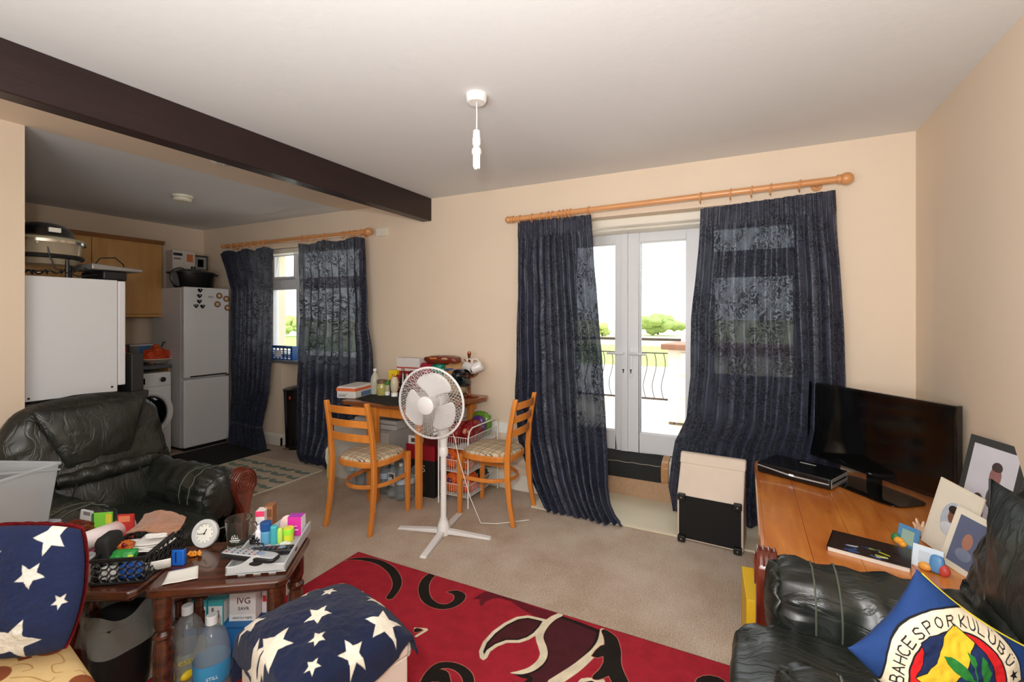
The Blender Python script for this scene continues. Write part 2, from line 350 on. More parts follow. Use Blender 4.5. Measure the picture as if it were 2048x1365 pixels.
# ---- kitchen window
YK = 3.60
kw = bpy.data.objects.new('window_2', None); COL.objects.link(kw); struct(kw)
xa, xb = at(547, 600, Y=YK).x, at(593, 600, Y=YK).x
zk1 = at(570, 511, Y=YK).z; zta, ztb = at(570, 559, Y=YK).z, at(570, 580, Y=YK).z
bays = [(WX0+.02, xa-.02), (xa-.0, xb+.0), (xb+.04, WX1-.02)]
m = MB(); m.box(WX0, WX1, YK, YK+.07, zk1+.02, WZ1).box(WX0, WX1, YK, YK+.07, WZ0, WZ0+.04)
for x0, x1 in ((WX0, WX0+.03), (xa-.03, xa), (xb, xb+.05), (WX1-.03, WX1)): m.box(x0, x1, YK-.005, YK+.07, WZ0, WZ1)
m.box(WX0, WX1, YK-.003, YK+.06, ztb, zta); m.build('window_frame', m_upvc, kw, bevel=.005, smooth=False)
leaf_frame(MB(), xa, xb, zta, zk1+.02, .03, YK-.012, YK+.05).build('casement', m_upvc, kw, bevel=.004, smooth=False)
MB().box(WX0+.03, WX1-.03, YK+.03, YK+.038, WZ0+.04, zk1+.02).build('pane', m_glass, kw, smooth=False)
MB().tube([(xa+.1, YK-.02, (zta+ztb)/2+.02), (xa+.1, YK-.04, (zta+ztb)/2+.02), (xa+.2, YK-.04, (zta+ztb)/2+.015)], .007, 8).build('window_handle', m_upvc, kw)
struct(MB().box(WX0, WX1, YD-.03, YK, WZ0-.03, WZ0).build('trim_window_sill', pm((105, 108, 112), .35), bevel=.005, smooth=False))
struct(MB().box(WX0, WX1, YD+.1, YK, 2.10, WZ1).build('trim_window_head', m_trim, bevel=.01, smooth=False))
# ---- outside: balcony, railing, container, land, hedges
m_conc = pm((226, 212, 192), .9, var=.05, scale=3, bump=.1)
struct(MB().box(-7, 4, YD+WT, 6.6, .02, .245).build('ground_balcony', m_conc, smooth=False))
struct(MB().box(-90, 90, 6.6, 37, -2.6, -2.5).build('ground_yard', pm((235, 233, 226), .9, var=.03), smooth=False))
struct(MB().box(-90, 90, 37, 62, -2.6, -2.48).build('ground_lawn', pm((150, 176, 96), .95, var=.2, scale=.5), smooth=False))
struct(MB().box(-400, 400, 62, 500, -2.6, -2.47).build('ground_field', pm((208, 206, 160), .95, var=.1, scale=.05), smooth=False))
m_iron = pm((70, 58, 52), .6, var=.2)
rl = thing('balcony_railing', 'dark wrought iron balcony railing with bellied bars beyond the glass doors', 'railing', (0, 6.33, .245))
MB().box(-6, -.74, -.02, .02, .83, .865).build('handrail', m_iron, rl, bevel=.005)
m = MB(); m.box(-6, -.74, -.012, .012, .05, .075).box(-6, -.74, -.008, .008, .66, .675); m.build('bottom_rail', m_iron, rl)
x = -5.9; k = 0
while x < -.76:
    MB().tube([(x, 0, .66)]+[(x+.025*math.sin(t*math.pi*2), -.06*math.sin(t*math.pi)**2, .66-.6*t) for t in np.linspace(.05, .95, 12)]+[(x, 0, .06)], .006, 6).build('baluster', m_iron, rl)
    k += 1
    x += .115
for xx in (-4.6, -3.0, -1.35):
    MB().tube([(xx+.06*math.cos(a), 0, .75+.06*math.sin(a)) for a in np.linspace(0, 2*math.pi, 20)[:-1]], .006, 6, closed=True).build('ring', m_iron, rl)
for xx in (-5.95, -3.2): MB().box(xx-.02, xx+.02, -.02, .02, 0, .86).build('post', m_iron, rl)
wb = thing('balcony_cabinet', 'white panelled outdoor cabinet with a brown top out on the balcony', 'cabinet', (-.76, 5.15, .245), R(-6))
m_wp = pm((238, 232, 218), .6, var=.03)
MB().box(.02, 1.3, .02, .55, .03, .80).build('body', m_wp, wb, bevel=.005, smooth=False)
for z0, z1 in ((.06, .27), (.30, .51), (.54, .77)):
    MB().box(.15, 1.2, .0, .03, z0, z1).build('front_panel', m_wp, wb, bevel=.006, smooth=False)
    MB().box(.0, .03, .1, .5, z0, z1).build('side_panel', m_wp, wb, bevel=.006, smooth=False)
MB().box(-.04, 1.36, -.04, .6, .80, .86).build('top', pm((150, 108, 88), .7, var=.2), wb, bevel=.01, smooth=False)
for a, b in ((.03, .03), (.03, .5), (1.2, .03), (1.2, .5)): MB().box(a, a+.05, b, b+.05, 0, .035).build('foot', pm((120, 100, 84), .7), wb, smooth=False)
def bush(nm, lab, c, r, n, col, seed, cat='bush', grp=None):
    t = thing(nm, lab, cat, (c[0], c[1], c[2]), 0, grp); rd = random.Random(seed); m = MB()
    for i in range(n):
        a = rd.uniform(0, 6.28); q = rd.random()**.5; h = rd.uniform(.25, .85)
        rr = rd.uniform(.22, .4); cc = (r[0]*q*math.cos(a)*(1.1-h*.6), r[1]*q*math.sin(a), r[2]*h)
        m.sell(cc, (rr*r[0], rr*r[1], rr*r[2]*.6), (1, 1), 18, 12, lambda p, u: p+Vector(u)*(.35*rr*r[2]*fract(p, 3/r[2], i)))
    m.build('foliage', pm(col, .9, var=.35, scale=2.5/r[2]*4, bump=.5, bscale=8/r[2]), t, autos=0)
    MB().tube([(0, 0, 0), (.02, 0, r[2]*.5)], [r[2]*.05, r[2]*.03], 8).build('trunk', pm((96, 78, 60), .9), t)
    return t
bush('round_tree', 'round pale green tree far across the field, seen through the glass door', at(1316, 670, d=92)+Vector((0, 0, 0)), (4.4, 3, 4.0), 30, (150, 168, 100), 3, 'tree')
for i, (px, w_, h_, lab) in enumerate(((1204, 1.7, 2.4, 'hedge bush seen between left curtain and door stile'), (1247, 1.7, 2.0, 'hedge bush behind the door mullion'), (1402, 2, 2.0, 'low hedge bush at the right of the round tree'), (540, 3.5, 4.2, 'yellow-green bush at left side of the kitchen window view'), (596, 2.2, 3.8, 'yellow-green bush at right side of the kitchen window view'))):
    bush('hedge_bush', lab, at(px, 673, d=88), (w_, 2, h_), 16, (170, 180, 112), 20+i, 'bush')

# ---------------------------------------------------------------- curtain poles, rings, curtains
m_pole = wood((222, 160, 104), (204, 140, 86), 2, .35, (1, 14, 14))
def pole(lab, x0, x1, z, y, rings, sizes, br):
    t = thing('curtain_pole', lab, 'curtain pole', (x0, y, z[0]))
    L_ = x1-x0; dz = z[1]-z[0]
    P = lambda x: (x-x0, 0, dz*(x-x0)/L_)
    MB().tube([P(x0), P(x1)], .0195, 16).build('pole', m_pole, t)
    for s, xx, sg in ((sizes[0], x0, -1), (sizes[1], x1, 1)):
        b = MB(); q = P(xx); b.cyl((q[0]-.005*sg, 0, q[2]), (q[0]+.012*sg, 0, q[2]), .027, n=18); b.sell((q[0]+.04*sg, 0, q[2]), (s, s*.98, s*.98), (1, 1), 22, 14)
        b.build('finial', m_pole, t)
    for xx in br:
        q = P(xx); MB().cyl((q[0], .0, q[2]-.0), (q[0], YD-y-.002, q[2]-.0), .011, n=10).cyl((q[0], YD-y-.015, q[2]), (q[0], YD-y-.002, q[2]), .03, n=16).build('bracket', m_pole, t)
    for xx in rings:
        q = P(xx); rg = MB().tube([(q[0]+.004*math.sin(a), .0285*math.cos(a), q[2]-.006+.0285*math.sin(a)) for a in np.linspace(0, 2*math.pi, 21)[:-1]], .0055, 6, closed=True).build('ring', m_pole, t)
        MB().tube([(q[0], .0, q[2]-.036), (q[0], -.004, q[2]-.05)], .003, 5).build('eyelet', pm((190, 150, 90), .3, metal=.8), rg)
    return t
YP = 3.25
X = lambda px, y=YP: at(px, 500, Y=y).x
p0, p1 = at(1026, 439, Y=YP), at(1676, 359, Y=YP)
pole('long beech curtain pole with ball ends above the glass doors', p0.x, p1.x, (p0.z, p1.z), YP, [X(v) for v in (1040, 1064, 1082, 1096, 1104, 1118, 1126, 1133, 1140, 1177, 1401, 1461, 1503, 1541, 1599)], (.028, .036), [X(1052), X(1638)])
p0k, p1k = at(450, 493, Y=YP), at(730, 464, Y=YP)
pole('shorter beech curtain pole above the kitchen window', p0k.x, p1k.x, (p0k.z, p1k.z), YP, [X(v) for v in (466, 478, 492, 506, 520, 530, 604, 616, 629, 649, 685, 700, 709, 722)], (.022, .036), [X(458), X(716)])
struct(MB().box(X(738), X(757), YD-.022, YD, at(745, 475, Y=YD).z, at(745, 460, Y=YD).z).build('trim_pole_plate', m_trim, smooth=False))
def damask():
    m, nt, p = newmat('m_damask'); L = nt.links.new
    uv = N(nt, 'ShaderNodeUVMap'); mp = N(nt, 'ShaderNodeMapping'); L(uv.outputs[0], mp.inputs[0])
    vo = N(nt, 'ShaderNodeTexNoise'); vo.inputs['Scale'].default_value = 15; vo.inputs['Detail'].default_value = 2.5; vo.inputs['Distortion'].default_value = 1.6; L(mp.outputs[0], vo.inputs['Vector'])
    s = N(nt, 'ShaderNodeMath', operation='MULTIPLY'); s.inputs[1].default_value = 34; L(vo.outputs['Fac'], s.inputs[0])
    sn = N(nt, 'ShaderNodeMath', operation='SINE'); L(s.outputs[0], sn.inputs[0])
    r = N(nt, 'ShaderNodeMapRange'); r.inputs[1].default_value = -.25; r.inputs[2].default_value = .15; L(sn.outputs[0], r.inputs[0])
    w1 = N(nt, 'ShaderNodeTexVoronoi'); w1.inputs['Scale'].default_value = 8; L(mp.outputs[0], w1.inputs['Vector'])
    r2 = N(nt, 'ShaderNodeMapRange'); r2.inputs[1].default_value = .9; r2.inputs[2].default_value = .5; L(w1.outputs['Distance'], r2.inputs[0])
    mu = N(nt, 'ShaderNodeMath', operation='MULTIPLY'); L(r.outputs[0], mu.inputs[0]); L(r2.outputs[0], mu.inputs[1])
    mx = N(nt, 'ShaderNodeMix', data_type='RGBA'); mx.inputs['A'].default_value = lin((29, 37, 62)); mx.inputs['B'].default_value = lin((20, 25, 40)); L(mu.outputs[0], mx.inputs['Factor'])
    L(mx.outputs['Result'], p.inputs['Base Color'])
    rr = N(nt, 'ShaderNodeMapRange'); rr.inputs[3].default_value = .42; rr.inputs[4].default_value = .7; L(mu.outputs[0], rr.inputs[0]); L(rr.outputs[0], p.inputs['Roughness'])
    p.inputs['Sheen Weight'].default_value = .04
    tr = N(nt, 'ShaderNodeBsdfTranslucent'); m2 = N(nt, 'ShaderNodeMix', data_type='RGBA'); m2.inputs['A'].default_value = (.62, .64, .68, 1); m2.inputs['B'].default_value = (.05, .055, .07, 1)
    L(mu.outputs[0], m2.inputs['Factor']); L(m2.outputs['Result'], tr.inputs[0])
    sh = N(nt, 'ShaderNodeMixShader'); sh.inputs[0].default_value = .07; out = nt.nodes['Material Output']
    L(p.outputs[0], sh.inputs[1]); L(tr.outputs[0], sh.inputs[2]); tp = N(nt, 'ShaderNodeBsdfTransparent'); tp.inputs[0].default_value = (.93, .96, 1, 1); s3 = N(nt, 'ShaderNodeMixShader'); L(sh.outputs[0], s3.inputs[1]); L(tp.outputs[0], s3.inputs[2]); L(s3.outputs[0], out.inputs[0])
    rt = N(nt, 'ShaderNodeMapRange'); rt.inputs[3].default_value = .04; rt.inputs[4].default_value = .006; L(mu.outputs[0], rt.inputs[0]); L(rt.outputs[0], s3.inputs[0])
    n2 = N(nt, 'ShaderNodeTexNoise'); n2.inputs['Scale'].default_value = 14; n2.inputs['Detail'].default_value = 5; L(mp.outputs[0], n2.inputs['Vector'])
    b = N(nt, 'ShaderNodeBump'); b.inputs['Strength'].default_value = .2; b.inputs['Distance'].default_value = .02; L(n2.outputs['Fac'], b.inputs['Height']); L(b.outputs[0], p.inputs['Normal'])
    return m
m_dam = damask()
def curtain(lab, rows, npl, seed, top=None, amp=.022, gather=.06, mat=None):
    """rows: (z, xleft, xright, y) top to bottom"""
    rows = sorted(rows, key=lambda r: -r[0]); zs = np.array([r[0] for r in rows]); nu, nv = npl*14+1, 130
    ph = random.Random(seed)
    def ev(z, k): return float(np.interp(-z, -zs, [r[k] for r in rows]))
    z0, z1 = rows[0][0], rows[-1][0]; ang = [ph.uniform(-.9, .9) for _ in range(npl+2)]
    Wt = 1.6
    def fn(u, v):
        uw = u+.010*math.sin(v*5+seed)+.012*mnoise.noise(Vector((u*3, v*2.3, seed)))
        zt_ = z0+(top(u) if top else 0); z = zt_+(z1-zt_)*v
        xl, xr, y = ev(min(z, z0), 1), ev(min(z, z0), 2), ev(min(z, z0), 3)
        k = int(min(max(uw, 0), .999)*npl); phase = 2*math.pi*npl*uw+ang[k % len(ang)]*.3*math.sin(math.pi*((uw*npl) % 1))
        a = amp*(.45+.75*min(1, v*2.2))*(1+.45*mnoise.noise(Vector((u*6, v*1.5, seed+5))))
        if v < gather: a = amp*.28
        yy = y+a*math.sin(phase)+.25*a*math.sin(phase*2.13+seed)+.01*mnoise.noise(Vector((u*9, z*4, seed)))
        if v < gather: yy += .004*math.sin(2*math.pi*npl*3.3*u)
        xx = xl+(xr-xl)*min(max(u, 0), 1)+.35*a*math.cos(phase)*math.sin(math.pi*u)+.008*mnoise.noise(Vector((u*4, z*3.5, seed+9)))
        if z < .25: yy -= (.25-z)**1.5*.25*(.5+mnoise.noise(Vector((u*7, 0, seed)))); 
        return (xx, yy, z)
    us = np.linspace(0, 1, nu); vs = np.linspace(0, 1, nv)
    o = rawgrid('curtain', mat or m_dam, fn, us, vs)
    uvl = o.data.uv_layers.new(name='UVMap'); nvt = np.array([l.vertex_index for l in o.data.loops])
    uu = us[nvt % nu]*Wt; vv = (1-vs[nvt//nu])*(z0-z1); a = np.empty(len(nvt)*2, np.float32); a[0::2] = uu+seed; a[1::2] = vv; uvl.data.foreach_set('uv', a)
    tag(o, lab, 'curtain', 'navy damask curtains')
    return o
def row(yimg, pl, pr, y=YP): a = at(pl, yimg, Y=y); b = at(pr, yimg, Y=y); return ((a.z+b.z)/2, a.x, b.x, y)
c1 = [row(437, 1035, 1182), row(560, 1034, 1190), row(700, 1033, 1204), row(800, 1033, 1210, 3.24), row(890, 1040, 1216, 3.22), row(960, 1060, 1218, 3.17)]
q = at(1088, 1030, z=.02); q2 = at(1245, 1018, z=.02); c1 += [(.12, at(1074, 1000, Y=3.14).x, at(1224, 990, Y=3.14).x, 3.14), (.05, at(1084, 1020, Y=3.11).x, at(1236, 1010, Y=3.11).x, 3.11), (.012, at(1090, 1030, Y=3.09).x, at(1248, 1018, Y=3.09).x, 3.09)]
cur1 = curtain('navy curtain left of the glass doors, its hem trailing onto the floor', c1, 11, 1, amp=.026)
c2 = [row(400, 1402, 1671), row(500, 1396, 1678), row(640, 1382, 1686), row(760, 1381, 1690), row(850, 1372, 1688), row(900, 1350, 1680, 3.29), row(1000, 1336, 1672, 3.31), row(1050, 1345, 1668, 3.31)]
cur2 = curtain('navy curtain right of the glass doors, behind the television', c2, 13, 2, top=lambda u: .035*(u-.5), amp=.024)
k1 = [row(497, 438, 545), row(540, 452, 546), row(580, 462, 547), row(700, 462, 545), row(780, 462, 539), row(850, 462, 522)]
k1 += [(.02, at(452, 905, Y=3.1).x, at(540, 897, Y=3.18).x, 3.14)]
cur3 = curtain('dark curtain beside the fridge at the kitchen window', k1, 8, 3, top=lambda u: -.035+.03*abs(math.sin(u*9.5)), amp=.03)
k2 = [row(478, 597, 731), row(560, 600, 735), row(640, 601, 739), row(700, 597, 744), row(780, 593, 748), row(870, 592, 735, 3.2), (.06, at(593, 915, Y=3.12).x, at(700, 930, Y=3.12).x, 3.12), (.015, at(600, 925, Y=3.08).x, at(700, 940, Y=3.05).x, 3.08)]
cur4 = curtain('dark curtain at the kitchen window nearest the dining table', k2, 9, 4, top=lambda u: -.03*abs(math.sin(u*7+.4)), amp=.032)
# ---------------------------------------------------------------- light fittings
m_white = pm((238, 236, 230), .35, var=.01)
pd = thing('pendant_light', 'bare white pendant bulb hanging from the living room ceiling', 'pendant light', (-1.135, 1.885, HC))
MB().lathe([(0, -.038), (.04, -.038), (.048, -.03), (.05, 0)], 32).build('ceiling_rose', m_white, pd)
MB().tube([(0, 0, -.035), (.002, 0, -.1), (0, 0, -.17)], .003, 8).build('flex', m_white, pd)
MB().lathe([(.004, -.165), (.016, -.17), (.018, -.2), (.017, -.203), (.02, -.206), (.02, -.235), (.017, -.238), (.017, -.245), (0, -.245)], 24).build('lamp_holder', m_white, pd)
MB().lathe([(.012, -.245), (.02, -.255), (.023, -.262), (.023, -.28), (.019, -.283), (0, -.283)], 24).build('bulb_base', m_white, pd)
for k in range(3):
    a = k*2.1+.4; cx, cy = .011*math.cos(a), .011*math.sin(a); ex, ey = -math.sin(a)*.006, math.cos(a)*.006
    MB().tube([(cx+ex, cy+ey, -.28), (cx+ex, cy+ey, -.338), (cx+ex*.5, cy+ey*.5, -.345), (cx-ex*.5, cy-ey*.5, -.345), (cx-ex, cy-ey, -.338), (cx-ex, cy-ey, -.28)], .0052, 8).build('bulb_tube', pm((250, 248, 240), .2, emis=.4), pd)
sm = thing('smoke_alarm', 'round white smoke alarm on the kitchen ceiling', 'smoke alarm', at(365, 392, z=HC))
MB().lathe([(0, -.05), (.055, -.05), (.068, -.04), (.072, -.026), (.062, -.024), (.062, -.02), (.078, -.018), (.08, 0)], 36).build('body', pm((226, 220, 200), .45), sm)
MB().cyl((-.06, -.045, -.012), (-.067, -.05, -.012), .007).build('indicator', pm((60, 50, 48), .4), sm)
for k in range(10):
    a = k*.628; MB().at((0, 0, 0), a).box(.05, .0655, -.002, .002, -.036, -.028).build('vent_slot', pm((120, 115, 100), .6), sm, smooth=False)
v2 = thing('ceiling_vent', 'small round white vent on the cream ceiling strip, half hidden by the beam', 'vent', at(445, 322, z=HC-.006))
MB().lathe([(0, -.02), (.05, -.02), (.065, -.012), (.075, 0)], 32).build('body', m_white, v2)
for k in range(9): MB().at((0, 0, 0), k*.698).box(.02, .045, -.0025, .0025, -.0235, -.019).build('slot', pm((170, 160, 150), .6), v2, smooth=False)
sk = thing('wall_socket', 'white double wall socket with a plug above the skirting by the right chair', 'socket', at(1000, 855, Y=YD))
MB().box(-.073, .073, -.009, 0, -.043, .043).build('faceplate', m_white, sk, bevel=.003, smooth=False)
for sx in (-.036, .036): MB().box(sx-.008, sx+.008, -.013, -.009, .018, .032).build('rocker', m_white, sk, bevel=.001, smooth=False)
MB().box(-.058, -.016, -.04, -.009, -.028, .014).build('plug', m_white, sk, bevel=.006, smooth=False)
MB().tube([(-.037, -.03, -.028), (-.04, -.03, -.12), (-.05, -.02, -.3), (-.1, -.03, -.46), (-.25, -.15, -.478), (-.35, -.25, -.478)], .003, 6).build('cable', m_white, sk)

# ---------------------------------------------------------------- pedestal fan
fl = (-1.735, 2.47, 0)
fan = thing('pedestal_fan', 'white pedestal fan with a round mesh cage standing before the table', 'fan', fl, R(13))
m_fan = pm((232, 230, 228), .35, var=.01); m_fan2 = pm((222, 220, 218), .45, var=.01)
for k in range(4):
    a = k*math.pi/2; m = MB().at((0, 0, 0), a)
    m.prism([(.015, .035), (.31, .012), (.318, .0), (.318, .0), (.30, .0), (.015, .005)], -.02, .02, 'y'); m.build('foot', m_fan, fan, bevel=.004, smooth=False)
MB().lathe([(0, .0), (.04, .0), (.042, .03), (.034, .07), (.026, .085), (.024, .1), (0, .1)], 24).build('base_hub', m_fan, fan)
MB().cyl((0, 0, .09), (0, 0, .56), .019, n=20).build('lower_pole', m_fan, fan)
MB().lathe([(.0, .50), (.026, .50), (.03, .515), (.03, .545), (.025, .56), (0, .56)], 20).build('height_collar', m_fan, fan)
MB().lathe([(.024, .56), (.026, .60), (.036, .65), (.036, .745), (.03, .77), (0, .77)], 24).build('control_housing', m_fan, fan)
fd = Vector((.143, -.985, -.05)).normalized(); r13 = R(-13)
fdl = Vector((fd.x*math.cos(r13)-fd.y*math.sin(r13), fd.x*math.sin(r13)+fd.y*math.cos(r13), fd.z))
for k in range(4): MB().cyl((-.03, -.035, .655+k*.022), (-.036, -.06, .655+k*.022), .0075, n=12).build('button', m_fan, fan)
Q = fdl.to_track_quat('Z', 'Y').to_matrix().to_4x4(); hc = fdl*.085+Vector((-.035, 0, .862))
HM = Matrix.Translation(hc)@Q     # local +Z points where the fan blows
m = MB(); m.M = HM; m.lathe([(0, -.16), (.04, -.155), (.055, -.13), (.058, -.05), (.05, -.03), (0, -.03)], 28); m.build('motor_housing', m_fan, fan)
m = MB(); m.M = Matrix(); m.tube([(0, 0, .76), (0, .01, .82), tuple(HM@Vector((0, 0, -.1)))], [.03, .03, .035], 14); m.build('neck', m_fan, fan)
RG = .222
def grill(name, zs, depth, off):
    m = MB(); m.M = HM; nw = 60 if zs > 0 else 36
    for sg in (-1, 1):
        for k in range(nw):
            a0 = 2*math.pi*k/nw; pts = []
            for q in np.linspace(0, 1, 9):
                r = .052+(RG-.052)*q; a = a0+sg*.75*q; z = off+depth*(1-((r-.04)/(RG-.04))**2.6)
                pts.append((r*math.cos(a), r*math.sin(a), z))
            m.tube(pts, .0009, 3, cap=False)
    o = m.build(name, m_fan, fan, autos=0); return o
grill('front_grill', 1, .06, .03); grill('rear_grill', -1, -.06, .0)
m = MB(); m.M = HM; m.tube([(RG*math.cos(a), RG*math.sin(a), .015) for a in np.linspace(0, 2*math.pi, 61)[:-1]], .0075, 8, closed=True); m.build('cage_rim', m_fan, fan)
m = MB(); m.M = HM; m.lathe([(0, .098), (.045, .096), (.055, .09), (.057, .08), (0, .08)], 32); m.build('badge_cap', m_fan, fan)
m = MB(); m.M = HM; m.lathe([(0, .05), (.035, .05), (.042, .03), (.042, -.02), (0, -.02)], 28); m.build('blade_hub', m_fan2, fan)
for k in range(3):
    m = MB(); m.M = HM@Matrix.Rotation(R(78)+k*2*math.pi/3, 4, 'Z')
    def bl(u, v):
        r = .035+.158*v; w0 = -.35-.58*math.sin(math.pi*min(1, v*1.0)*.62)**1.1; w1 = .28+.50*math.sin(math.pi*v*.7)
        tipc = 1-max(0, (v-.72)/.28)**2.2*.85
        a = (w0+(w1-w0)*u-.5*(w0+w1))*tipc+.5*(w0+w1)+.1*v
        return (r*math.cos(a), r*math.sin(a), .014+.028*(u-.5))
    m.grid(bl, 18, 18); m.build('blade', m_fan2, fan, solid=.0025, autos=0)
MB().tube([(.035, .03, .68), (.055, .06, .6), (.07, .10, .45), (.14, .12, .2), (.2, .16, .02), (.3, .2, .008), (.5, .3, .012)], .0028, 6).build('power_cable', m_white, fan)

# ---------------------------------------------------------------- dining chairs
m_chair = wood((222, 142, 62), (206, 122, 46), 2.5, .32, (8, 8, 1.2), coat=.4)
def plaid():
    m, nt, p = newmat('m_plaid'); L = nt.links.new
    tc = N(nt, 'ShaderNodeTexCoord'); mp = N(nt, 'ShaderNodeMapping'); mp.inputs['Rotation'].default_value = (0, 0, R(8)); L(tc.outputs['Object'], mp.inputs[0])
    sx = N(nt, 'ShaderNodeSeparateXYZ'); L(mp.outputs[0], sx.inputs[0]); out = None
    rgb = N(nt, 'ShaderNodeRGB'); rgb.outputs[0].default_value = lin((212, 194, 164)); out = rgb.outputs[0]
    for ax in (0, 1):
        for per, off, w_, col, f in ((.085, .0, .012, (150, 126, 96), .55), (.085, .026, .0032, (52, 44, 38), .9), (.085, .037, .0032, (52, 44, 38), .9)):
            a = N(nt, 'ShaderNodeMath', operation='ADD'); a.inputs[1].default_value = off+10; L(sx.outputs[ax], a.inputs[0])
            b = N(nt, 'ShaderNodeMath', operation='PINGPONG'); b.inputs[1].default_value = per/2; L(a.outputs[0], b.inputs[0])
            r = N(nt, 'ShaderNodeMapRange'); r.inputs[1].default_value = w_/2+.0006; r.inputs[2].default_value = w_/2-.0006; r.inputs[4].default_value = f; L(b.outputs[0], r.inputs[0])
            mx = N(nt, 'ShaderNodeMix', data_type='RGBA'); mx.inputs['B'].default_value = lin(col); L(r.outputs[0], mx.inputs['Factor']); L(out, mx.inputs['A']); out = mx.outputs['Result']
    L(out, p.inputs['Base Color']); p.inputs['Roughness'].default_value = .9; return m
m_plaid = plaid()
def chair(loc, rz, lab):
    t = thing('dining_chair', lab, 'chair', loc, rz, 'ladder-back dining chairs')
    def post(s):
        pts = [(s*.185, -.235, 0), (s*.182, -.205, .15), (s*.18, -.19, .30), (s*.178, -.187, .45), (s*.176, -.20, .60), (s*.172, -.222, .73), (s*.168, -.245, .845)]
        m = MB()
        vs = []; fs = []
        P, _ = None, None
        out = []
        for i in range(len(pts)-1):
            for j in range(4):
                f = j/4; out.append(tuple(pts[i][k]*(1-f)+pts[i+1][k]*f for k in range(3)))
        out.append(pts[-1])
        for (x, y, z) in out:
            w = .013; d = .019 if .2 < z < .6 else .016
            vs += [(x-w, y-d, z), (x+w, y-d, z), (x+w, y+d, z), (x-w, y+d, z)]
        n = len(out)
        for i in range(n-1):
            for k in range(4): fs.append((i*4+k, i*4+(k+1) % 4, i*4+4+(k+1) % 4, i*4+4+k))
        fs += [(3, 2, 1, 0), tuple(4*n-4+k for k in range(4))]
        m.add(vs, fs); m.build('rear_post', m_chair, t, bevel=.005)
    for s in (-1, 1): post(s)
    for s in (-1, 1):
        m = MB(); vs = []
        for z, w in ((0, .013), (.43, .019)):
            x, y = s*(.165), .185-(.43-z)*-.01
            vs += [(x-w, y-w, z), (x+w, y-w, z), (x+w, y+w, z), (x-w, y+w, z)]
        m.add(vs, [(3, 2, 1, 0), (4, 5, 6, 7), (0, 1, 5, 4), (1, 2, 6, 5), (2, 3, 7, 6), (3, 0, 4, 7)]); m.build('leg', m_chair, t, bevel=.004, smooth=False)
    for z, h, yo in ((.79, .048, -.234), (.70, .046, -.217), (.605, .05, -.200)):
        m = MB(); vs = []; fs = []; n = 15
        for i in range(n):
            u = i/(n-1); x = -.168+.336*u; y = yo-.035*math.sin(math.pi*u); hh = h/2
            for dy, dz in ((-.006, -hh), (.006, -hh), (.006, hh), (-.006, hh)): vs.append((x, y+dy, z+dz+.006*math.sin(math.pi*u)))
        for i in range(n-1):
            for k in range(4): fs.append((i*4+k, i*4+(k+1) % 4, i*4+4+(k+1) % 4, i*4+4+k))
        fs += [(3, 2, 1, 0), tuple(4*n-4+k for k in range(4))]
        m.add(vs, fs); m.build('back_slat', m_chair, t, bevel=.003)
    def outl(sc):
        o = []
        for a in np.linspace(0, 2*math.pi, 41)[:-1]:
            c, s = math.cos(a), math.sin(a); x = math.copysign(abs(c)**.55, c)*(.195-.025*(s < 0)*abs(s)); y = math.copysign(abs(s)**.6, s)*.2
            o.append((x*sc, y*sc))
        return o
    MB().prism(outl(1), .405, .445, 'z').build('seat_frame', m_chair, t, bevel=.006)
    m = MB(); ol = outl(.95); vs = []; fs = []; n = len(ol)
    rings = [(1.0, .443), (1.0, .452), (.96, .462), (.85, .470), (.6, .476), (.3, .479)]
    for s_, z in rings: vs += [(x*s_, y*s_, z) for x, y in ol]
    vs.append((0, 0, .48))
    for j in range(len(rings)-1):
        for i in range(n): fs.append((j*n+i, j*n+(i+1) % n, (j+1)*n+(i+1) % n, (j+1)*n+i))
    for i in range(n): fs.append(((len(rings)-1)*n+i, (len(rings)-1)*n+(i+1) % n, len(vs)-1))
    m.add(vs, fs).build('seat', m_plaid, t)
    pts = [(-.165, .185, .27)]+[(-.165*math.cos(a)*1.02, .02-.19*math.sin(a), .268) for a in np.linspace(0, math.pi, 19)]+[(.165, .185, .27)]
    m = MB(); vs = []; fs = []
    for i, p in enumerate(pts):
        a, b = Vector(pts[max(i-1, 0)]), Vector(pts[min(i+1, len(pts)-1)]); tt = (b-a).normalized(); nn = Vector((-tt.y, tt.x, 0))*.007
        for q, dz in ((-1, -.013), (1, -.013), (1, .013), (-1, .013)): vs.append(Vector(p)+nn*q+Vector((0, 0, dz)))
    n = len(pts)
    for i in range(n-1):
        for k in range(4): fs.append((i*4+k, i*4+(k+1) % 4, i*4+4+(k+1) % 4, i*4+4+k))
    fs += [(3, 2, 1, 0), tuple(4*n-4+k for k in range(4))]
    m.add(vs, fs).build('stretcher', m_chair, t, bevel=.003)
    return t
ch1 = chair((-2.325, 2.45, 0), R(3), 'light wood dining chair left of the fan, its back to the camera')
ch2 = dup(ch1, (-1.615, 2.93, 0), R(92), 'light wood dining chair right of the fan, seen from the side')

